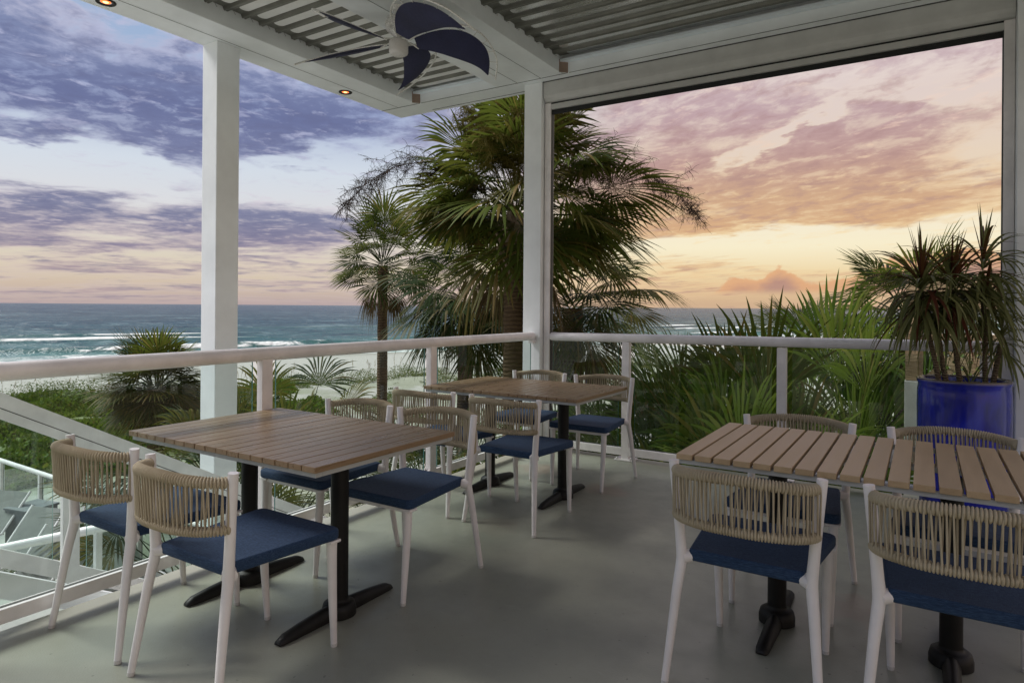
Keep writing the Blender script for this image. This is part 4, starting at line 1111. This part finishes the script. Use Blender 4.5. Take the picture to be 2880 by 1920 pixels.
# main cabbage palm behind the corner post
pm = palm('cabbage_palm', 'tall cabbage palm with a large crown behind the white corner post', (-5.02, 8.06, GZ), 5.75, 0.19, 0.165, 66, 1.18, 1.12, 42, ['palm_leaf', 'palm_leaf_olive'], 21, boots=True, width=0.058, dead=5, el_rng=(86, -26), droop=0.12, tip=0.20, lift=True)
for (L_, a_, e_, cu, nb_, bl, sd, mt) in ((2.75, 212, 34, 1.9, 52, 0.62, 3, 'flower_twig_dark'), (2.95, 36, 30, 1.75, 54, 0.62, 4, 'flower_twig_dark'), (1.55, 262, 58, 1.0, 44, 0.6, 5, 'flower_twig'), (1.6, 335, 58, 1.0, 44, 0.6, 6, 'flower_twig'), (1.5, 285, 44, 1.2, 40, 0.6, 15, 'flower_twig'), (1.5, 312, 48, 1.2, 40, 0.6, 16, 'flower_twig'),
                                         (1.35, 300, 62, 1.2, 34, 0.5, 7, 'flower_twig'), (1.4, 15, 40, 1.5, 34, 0.5, 8, 'flower_twig'), (1.2, 235, 18, 1.6, 30, 0.5, 9, 'flower_twig_dark')):
    add_part(panicle(L_, a_, e_, cu, nb_, bl, sd, mt), 'flower_stalk', pm, (0, 0, 6.0))
# slender palm left of it
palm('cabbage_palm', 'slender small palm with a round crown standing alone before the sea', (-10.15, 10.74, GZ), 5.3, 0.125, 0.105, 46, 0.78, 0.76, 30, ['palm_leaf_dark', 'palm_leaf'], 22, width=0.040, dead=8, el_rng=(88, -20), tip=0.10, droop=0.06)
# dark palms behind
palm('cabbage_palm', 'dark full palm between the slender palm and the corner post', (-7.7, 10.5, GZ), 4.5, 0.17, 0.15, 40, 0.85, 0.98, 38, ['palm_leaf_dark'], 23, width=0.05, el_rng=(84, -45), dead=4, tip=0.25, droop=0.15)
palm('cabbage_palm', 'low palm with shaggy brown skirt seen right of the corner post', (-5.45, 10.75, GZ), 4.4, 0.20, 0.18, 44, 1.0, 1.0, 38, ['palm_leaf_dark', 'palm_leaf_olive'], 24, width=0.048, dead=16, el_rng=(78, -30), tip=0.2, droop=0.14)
palm('cabbage_palm', 'palm with stiff fans behind the potted dracaena', (-0.15, 9.6, GZ), 4.25, 0.16, 0.14, 30, 0.55, 0.72, 40, ['palm_leaf', 'palm_leaf_dark'], 25, width=0.035, el_rng=(80, -40), tip=0.12, droop=0.1)
palm('cabbage_palm', 'distant small palm low on the horizon right of centre', (-2.3, 15.3, GZ), 3.6, 0.15, 0.13, 26, 0.6, 0.7, 34, ['palm_leaf_dark'], 26, width=0.035, el_rng=(84, -30), tip=0.12, droop=0.1)

def shrub(name, label, loc, n, pet, L_, nb, mats, seed, el_rng=(85, 15), spread=110, width=0.04, droop=0.2, tip=0.4, rad=0.4, sag=0.5, cat='palmetto', group='palmetto shrubs round the deck', fold=0.35):
    rs = random.Random(seed)
    t_ = thing(name, label, cat, loc, 0, group)
    for i in range(n):
        u = (i + 0.5) / n
        e_ = el_rng[0] + (el_rng[1] - el_rng[0]) * u + rs.uniform(-8, 8); a_ = i * 137.508 + rs.uniform(-20, 20)
        k = rs.uniform(0.8, 1.15)
        rr_ = rad * math.sqrt(rs.random())
        for tries in range(6):
            me = frond_mesh(a_, e_, pet * k, L_ * rs.uniform(0.85, 1.15), nb, spread * rs.uniform(0.8, 1.1), droop * rs.uniform(0.5, 1.5), width, 0.12, sag, fold, tip * rs.uniform(0.4, 1.4), rs, mat=mats[i % len(mats)])
            if loc[0] < -5 or loc[1] + math.sin(R(a_)) * rr_ + min(v.co.y for v in me.vertices) > 5.52: break
            bpy.data.meshes.remove(me)
            a_ = -a_ if math.sin(R(a_)) < 0 else a_; e_ = min(88, e_ + 9 * tries)
        else: continue
        add_part(me, 'frond', t_, (math.cos(R(a_)) * rr_, math.sin(R(a_)) * rr_, rs.uniform(0, 0.2)))
    return t_
# left of the pergola post
palm('cabbage_palm', 'rounded bushy palm left of the tall white post, its fine tips against the surf', (-12.9, 7.24, GZ), 2.72, 0.17, 0.15, 84, 0.52, 0.74, 30, ['palm_leaf_olive', 'palm_leaf_dark', 'palm_leaf'], 31, width=0.036, dead=6, el_rng=(89, -50), tip=0.10, droop=0.08)
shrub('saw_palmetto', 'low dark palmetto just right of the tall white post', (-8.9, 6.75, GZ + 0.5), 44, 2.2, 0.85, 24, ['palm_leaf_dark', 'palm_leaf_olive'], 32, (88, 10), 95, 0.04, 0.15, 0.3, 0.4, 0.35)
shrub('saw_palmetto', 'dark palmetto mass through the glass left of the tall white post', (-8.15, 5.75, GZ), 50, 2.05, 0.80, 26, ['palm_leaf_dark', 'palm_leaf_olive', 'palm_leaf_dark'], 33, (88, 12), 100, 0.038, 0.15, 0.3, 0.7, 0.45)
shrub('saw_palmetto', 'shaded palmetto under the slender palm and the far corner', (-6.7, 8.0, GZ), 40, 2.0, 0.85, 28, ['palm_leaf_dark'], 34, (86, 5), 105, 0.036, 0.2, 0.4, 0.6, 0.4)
# seaward side, close to the glass
shrub('saw_palmetto', 'tall upright green palmetto right of the middle railing post', (-1.25, 7.9, GZ), 50, 3.15, 1.30, 24, ['strap_leaf', 'palm_leaf', 'strap_leaf'], 41, (89, 50), 58, 0.046, 0.10, 0.22, 0.5, 0.24)
shrub('saw_palmetto', 'green palmetto with long straps left of the middle railing post', (-2.15, 7.3, GZ), 54, 2.65, 1.2, 24, ['strap_leaf', 'palm_leaf', 'strap_leaf'], 42, (88, 40), 62, 0.046, 0.12, 0.3, 0.5, 0.3)
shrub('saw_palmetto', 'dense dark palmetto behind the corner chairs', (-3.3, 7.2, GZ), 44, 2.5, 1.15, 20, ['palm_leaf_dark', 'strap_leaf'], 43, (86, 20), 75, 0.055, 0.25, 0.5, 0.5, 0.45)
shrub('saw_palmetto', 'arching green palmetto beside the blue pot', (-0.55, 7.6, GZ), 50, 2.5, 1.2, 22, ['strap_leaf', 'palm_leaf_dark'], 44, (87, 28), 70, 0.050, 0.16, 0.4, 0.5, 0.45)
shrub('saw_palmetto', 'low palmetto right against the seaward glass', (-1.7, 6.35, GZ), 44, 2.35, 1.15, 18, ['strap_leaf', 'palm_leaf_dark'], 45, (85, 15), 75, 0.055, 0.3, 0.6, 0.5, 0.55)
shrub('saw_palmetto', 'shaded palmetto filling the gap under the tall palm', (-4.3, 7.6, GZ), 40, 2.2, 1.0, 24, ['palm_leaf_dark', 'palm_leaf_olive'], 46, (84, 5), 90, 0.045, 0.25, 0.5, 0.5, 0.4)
shrub('saw_palmetto', 'far palmetto with fine tips breaking the horizon', (-3.1, 11.0, GZ), 30, 3.0, 1.1, 18, ['palm_leaf_dark', 'strap_leaf'], 47, (88, 45), 55, 0.045, 0.15, 0.35, 0.4, 0.3)

# dune ground cover: one mass of small leaves
def leaf_mass(name, pts, size, mat, seed, h=0.25, kind='stuff', up=0.6):
    r_ = np.random.default_rng(seed); n = len(pts)
    th = r_.uniform(0, 2 * np.pi, n); sz_ = size * r_.uniform(0.5, 1.4, n)
    d_ = np.stack([np.cos(th), np.sin(th), r_.uniform(-0.2, 1.0, n) * up * 1.6], -1); d_ /= np.linalg.norm(d_, axis=1)[:, None]
    sd = np.stack([-np.sin(th), np.cos(th), r_.uniform(-0.5, 0.5, n)], -1); sd /= np.linalg.norm(sd, axis=1)[:, None]
    a = pts - sd * sz_[:, None] * 0.25; b_ = pts + sd * sz_[:, None] * 0.25
    c = pts + d_ * sz_[:, None] + sd * sz_[:, None] * 0.1; e_ = pts + d_ * sz_[:, None] * 0.55 + sd * sz_[:, None] * 0.38; g_ = pts + d_ * sz_[:, None] * 0.55 - sd * sz_[:, None] * 0.38
    vs = np.stack([a, b_, e_, c, g_], 1).reshape(-1, 3)
    me = bpy.data.meshes.new(name)
    me.vertices.add(len(vs)); me.vertices.foreach_set('co', vs.ravel())
    me.loops.add(n * 5); me.loops.foreach_set('vertex_index', np.arange(n * 5))
    me.polygons.add(n); me.polygons.foreach_set('loop_start', np.arange(n) * 5)
    try: me.polygons.foreach_set('loop_total', np.full(n, 5))
    except Exception: pass
    me.materials.append(MATS[mat]); me.update(calc_edges=True); me.validate()
    o = bpy.data.objects.new(name, me); COL.objects.link(o); o['kind'] = kind
    return o
def patch(n, seed, sr, tr, thr, hgt, blobs=None):
    r_ = np.random.default_rng(seed)
    s = r_.uniform(*sr, n); t_ = r_.uniform(*tr, n)
    x = SHP.x + s * SHN.x + (t_ - (SHP.x * 0.402 + SHP.y * 0.915)) * 0.402
    y = SHP.y + s * SHN.y + (t_ - (SHP.x * 0.402 + SHP.y * 0.915)) * 0.915
    f = np.sin(x * 0.8 + 1.7 * np.sin(y * 0.53)) + np.sin(y * 0.93 + 1.1 * np.sin(x * 0.41 + 2)) + 0.6 * np.sin(x * 2.3 + y * 1.7) + 0.4 * np.sin(x * 4.1 - y * 3.3)
    k = f > thr
    x, y, f = x[k], y[k], f[k]
    z = ground_z(x, y) + r_.uniform(0, 1, len(x)) ** 1.3 * hgt * np.clip((f - thr) * 0.8, 0.15, 1.2)
    return np.stack([x, y, z], -1)
leaf_mass('dune_vines', np.concatenate([patch(110000, 1, (41.5, 47), (-25, 45), -0.9, 0.65), patch(120000, 2, (47, 66), (7, 30), 0.75, 0.2), patch(70000, 3, (45, 63), (-25, 8), 0.4, 0.30)]), 0.07, 'dune_leaf', 5)
leaf_mass('dune_grass', np.concatenate([patch(150000, 4, (44, 62.5), (-25, 9), -0.9, 0.10), patch(120000, 14, (44, 62.5), (-25, 9), 0.4, 0.42)]), 0.13, 'dune_blade', 6, up=2.6)
# sea oats: thin straw stems with seed heads
q = MB(); rs = random.Random(9)
for i in range(95):
    s = rs.uniform(38, 46); t_ = rs.uniform(-22, 42)
    x = SHP.x + s * SHN.x + (t_ - (SHP.x * 0.402 + SHP.y * 0.915)) * 0.402; y = SHP.y + s * SHN.y + (t_ - (SHP.x * 0.402 + SHP.y * 0.915)) * 0.915
    z = float(ground_z(np.array(x), np.array(y))); hh_ = rs.uniform(0.8, 1.5); lx, ly = rs.uniform(-.25, .25), rs.uniform(-.25, .25)
    pts = [(x, y, z), (x + lx * .3, y + ly * .3, z + hh_ * .6), (x + lx, y + ly, z + hh_)]
    q.tube(pts, [0.009, 0.008, 0.006], 3, caps=False)
    for k in range(7):
        b0 = Vector(pts[1]).lerp(Vector(pts[2]), 0.35 + 0.65 * k / 6)
        q.tube([b0, b0 + Vector((lx * .3 + rs.uniform(-.06, .06), ly * .3 + rs.uniform(-.06, .06), rs.uniform(-.16, .02)))], [0.014, 0.008], 3, caps=False)
o = q.build('sea_oats', 'oat_straw'); o['kind'] = 'stuff'

# ------------------------------------------------------------------ blue pot and dracaenas
pot = thing('planter_pot', 'tall glossy cobalt blue ceramic pot beside the right column', 'plant pot', (0.210, 4.93, 0))
q = MB(); q.lathe([(r_ * 0.877, z_) for r_, z_ in [(0.0, 0.001), (0.235, 0.001), (0.255, 0.02), (0.272, 0.25), (0.279, 0.55), (0.281, 0.72), (0.279, 0.82), (0.274, 0.855), (0.282, 0.872), (0.284, 0.888), (0.278, 0.896), (0.262, 0.896), (0.256, 0.885), (0.250, 0.84), (0.25, 0.70)]], 72)
q.build('pot_body', 'pot_glaze', pot)
q = MB(); vs = []; fs = []
for i in range(5):
    for k in range(28):
        a = 2 * math.pi * k / 28; r_ = 0.2205 * i / 4
        vs.append((r_ * math.cos(a), r_ * math.sin(a), 0.84 + 0.012 * math.sin(k * 3.1 + i * 2.2) + 0.01 * math.cos(k * 1.7 - i)))
for i in range(4):
    for k in range(28): fs.append((i * 28 + k, i * 28 + (k + 1) % 28, (i + 1) * 28 + (k + 1) % 28, (i + 1) * 28 + k))
q.add(vs, fs, True); q.build('potting_soil', 'soil', pot)
def strap(L_, w_, el_, curl, mat, tw=0.0):
    q = MB(); p = Vector((0, 0, 0)); d_ = Vector((math.cos(R(el_)), 0, math.sin(R(el_)))); n = 9; vs = []; fs = []
    for i in range(n + 1):
        t_ = i / n
        hw = w_ * 0.5 * (0.55 + 0.9 * math.sin(math.pi * min(1, t_ * 1.25 + 0.05) * 0.75)) * (1 - t_ ** 3.2)
        up = Vector((-d_.z, 0, d_.x))
        vs += [p + Vector((0, -hw, 0)) + up * hw * 0.5, p.copy(), p + Vector((0, hw, 0)) + up * hw * 0.5]
        p = p + d_ * (L_ / n); d_ = (d_ + Vector((0, 0, -curl / n * (0.4 + 1.4 * t_)))).normalized()
    for i in range(n):
        a = i * 3; fs += [(a, a + 3, a + 4, a + 1), (a + 1, a + 4, a + 5, a + 2)]
    q.add(vs, fs, True); return q.mesh('leaf', mat)
rs = random.Random(77)
def strap_set(mat, w_): return {e_: [strap(rs.uniform(0.85, 1.1), w_ * rs.uniform(0.85, 1.15), e_ + rs.uniform(-5, 5), c_ * rs.uniform(0.8, 1.2), mat) for _ in range(2)] for e_, c_ in ((78, 0.22), (55, 1.5), (30, 2.5), (5, 2.5), (-35, 1.6))}
SETS = {'g': strap_set('dracaena_leaf', 0.036), 'r': strap_set('dracaena_red', 0.036)}
def head(parent, c, n, L_, red=0.15, els=(78, 55, 30, 30, 5, 5, 5, -35, -35, -35), seed=0):
    r2 = random.Random(seed)
    for i in range(n):
        u = i / n; e_ = els[min(len(els) - 1, int(u * len(els)))]
        st_ = SETS['r' if r2.random() < red * (2.2 if u < 0.22 else 0.4) else 'g'][e_]
        o = bpy.data.objects.new('leaf', r2.choice(st_)); COL.objects.link(o); o.parent = parent
        o.location = Vector(c) + Vector((0, 0, 0.05 - 0.16 * u)); o.rotation_euler = (0, R(r2.uniform(-8, 8)), i * 2.39996 + r2.uniform(-0.3, 0.3))
        s_ = L_ * r2.uniform(0.8, 1.15) * (0.78 if e_ >= 78 else 1.0); o.scale = (s_, s_ * 1.0, s_)
def cane(parent, pts, r_=0.016):
    q = MB(); p, rr_ = smooth_path([(*a, r_ * (1 - 0.1 * i)) for i, a in enumerate(pts)], 4); q.tube(p, rr_, 10); q.build('stem', 'cane_bark', parent)
PX, PY = 0.210, 4.93
def dr_plant(label, base_, canes, heads):
    o = thing('dracaena_plant', label, 'potted plant', (0, 0, 0), 0, 'dracaenas growing in the blue pot')
    for c in canes: cane(o, c)
    for h_ in heads: head(o, *h_[:3], **h_[3])
dr_plant('dracaena with drooping green heads, left side of the blue pot', None,
         [[(0.085, 4.84, 0.84), (0.06, 4.83, 1.0), (0.02, 4.80, 1.2), (-0.015, 4.78, 1.44)], [(0.125, 4.86, 0.84), (0.09, 4.87, 1.05), (0.06, 4.88, 1.3)]],
         [((-0.015, 4.78, 1.45), 140, 0.42, dict(red=0.35, seed=1)), ((0.05, 4.88, 1.30), 34, 0.28, dict(red=0.05, els=(30, 5, -35), seed=2))])
dr_plant('dracaena with a full reddish crown, middle of the blue pot', None,
         [[(0.195, 4.90, 0.84), (0.175, 4.89, 1.0), (0.155, 4.88, 1.2), (0.144, 4.875, 1.44)]],
         [((0.144, 4.875, 1.46), 160, 0.42, dict(red=0.30, seed=3))])
dr_plant('dracaena with tall spiky crown, right side of the blue pot', None,
         [[(0.325, 4.98, 0.84), (0.322, 4.985, 0.95), (0.32, 4.985, 1.075)], [(0.322, 4.985, 1.07), (0.318, 4.985, 1.2), (0.31, 4.98, 1.4), (0.304, 4.978, 1.56)], [(0.36, 5.0, 0.84), (0.385, 5.02, 1.0), (0.41, 5.043, 1.15)]],
         [((0.304, 4.978, 1.58), 80, 0.42, dict(red=0.12, seed=4)), ((0.325, 4.985, 1.36), 70, 0.38, dict(red=0.05, els=(55, 30, 5, -35), seed=5)), ((0.41, 5.043, 1.16), 44, 0.32, dict(red=0.0, seed=6)), ((0.24, 4.92, 0.90), 14, 0.24, dict(red=0.0, els=(78, 55, 30), seed=7))])

# ------------------------------------------------------------------ lattice screen on the neighbouring deck
ls = thing('lattice_screen', 'tan wooden screen with diamond lattice behind the blue pot', 'wooden screen', (0, 0, 0))
YS = 7.2
def wbox(name, lo, hi, mat='fence_wood'):
    q = MB(); q.bevbox(lo, hi, 0.004); return q.build(name, mat, ls)
wbox('post', (-0.145, YS - 0.045, 0.66), (-0.045, YS + 0.045, 1.60))
wbox('side_board', (-0.043, YS - 0.02, 0.66), (-0.005, YS + 0.02, 1.30))
for k, (z0, z1) in enumerate(((1.34, 1.395), (1.40, 1.455), (1.46, 1.515), (1.52, 1.575))):
    wbox('plank', (-0.003, YS - 0.03, z0), (0.95, YS + 0.03, z1))
wbox('plank', (-0.003, YS - 0.03, 1.02), (0.95, YS + 0.03, 1.10))
for k in range(7):
    for sg_ in (-1, 1):
        x = 0.185 + 0.115 * k
        M_ = Matrix.Translation((x, YS + 0.006 * sg_, 0.845)) @ Matrix.Rotation(R(45 * sg_), 4, 'Y')
        q = MB(); q.bevbox((-0.024, -0.005, -0.245), (0.024, 0.005, 0.245), 0.002, M=M_); q.build('lattice_strip', 'fence_wood', ls)
nb_ = thing('stucco_wall', 'pale stucco wall under the wooden lattice screen', 'wall', (0, 0, 0))
q = MB(); q.bevbox((-0.15, YS - 0.08, GZ), (4.0, YS + 0.08, 0.655), 0.006); q.build('wall_face', 'stucco', nb_)

# ------------------------------------------------------------------ beach umbrellas, pier
def closed_umbrella(x, y, z, lb):
    o = thing('beach_umbrella', lb, 'beach umbrella', (x, y, z), 0, 'closed blue beach umbrellas')
    q = MB(); q.tube([(0, 0, 0), (0, 0, 2.5)], 0.025, 8); q.build('pole', 'fan_metal', o)
    q = MB(); n = 24; prof = [(0.20, 0.95), (0.24, 1.1), (0.19, 1.6), (0.10, 2.2), (0.02, 2.55)]; vs = []; fs = []
    for r_, zz_ in prof:
        for k in range(n):
            rr_ = r_ * (1 + 0.14 * (-1) ** k); vs.append((rr_ * math.cos(2 * math.pi * k / n), rr_ * math.sin(2 * math.pi * k / n), zz_))
    for i in range(len(prof) - 1):
        for k in range(n): fs.append((i * n + k, i * n + (k + 1) % n, (i + 1) * n + (k + 1) % n, (i + 1) * n + k))
    q.add(vs, fs); q.build('canopy', 'umbrella_blue', o)
closed_umbrella(-9.0, 32.0, -3.3, 'closed navy beach umbrella between the palms and the tall palmetto')
closed_umbrella(-13.5, 28.5, -3.3, 'closed navy beach umbrella seen low behind the corner chairs')
pr = thing('fishing_pier', 'long fishing pier on the horizon to the right', 'pier', (0, 0, 0))
PA = Vector((-78.0, 545.0, 0)); PB = Vector((60.0, 640.0, 0)); pd = (PB - PA).normalized(); pn = Vector((-pd.y, pd.x, 0)); PL = (PB - PA).length
M_ = Matrix(((pd.x, pn.x, 0, PA.x), (pd.y, pn.y, 0, PA.y), (0, 0, 1, 0), (0, 0, 0, 1)))
q = MB(); q.box((0, -3, 0.9), (PL, 3, 1.9), M=M_); q.build('pier_deck', 'pier_wood', pr)
q = MB()
for k in range(int(PL / 3)):
    q.box((k * 3, -2.9, 1.9), (k * 3 + 0.3, -2.7, 3.0), M=M_)
q.box((0, -2.95, 2.9), (PL, -2.65, 3.1), M=M_); q.build('pier_railing', 'pier_wood', pr)
for k in range(int(PL / 9.5)):
    q = MB()
    for dy in (-2.2, 2.2):
        a = M_ @ Vector((k * 9.5 + 2, dy, 0.95)); b_ = M_ @ Vector((k * 9.5 + 2 + (0.5 if dy > 0 else -0.5), dy * 1.35, -7))
        q.tube([a, b_], 0.55, 6)
    q.build('piling', 'pier_wood', pr)
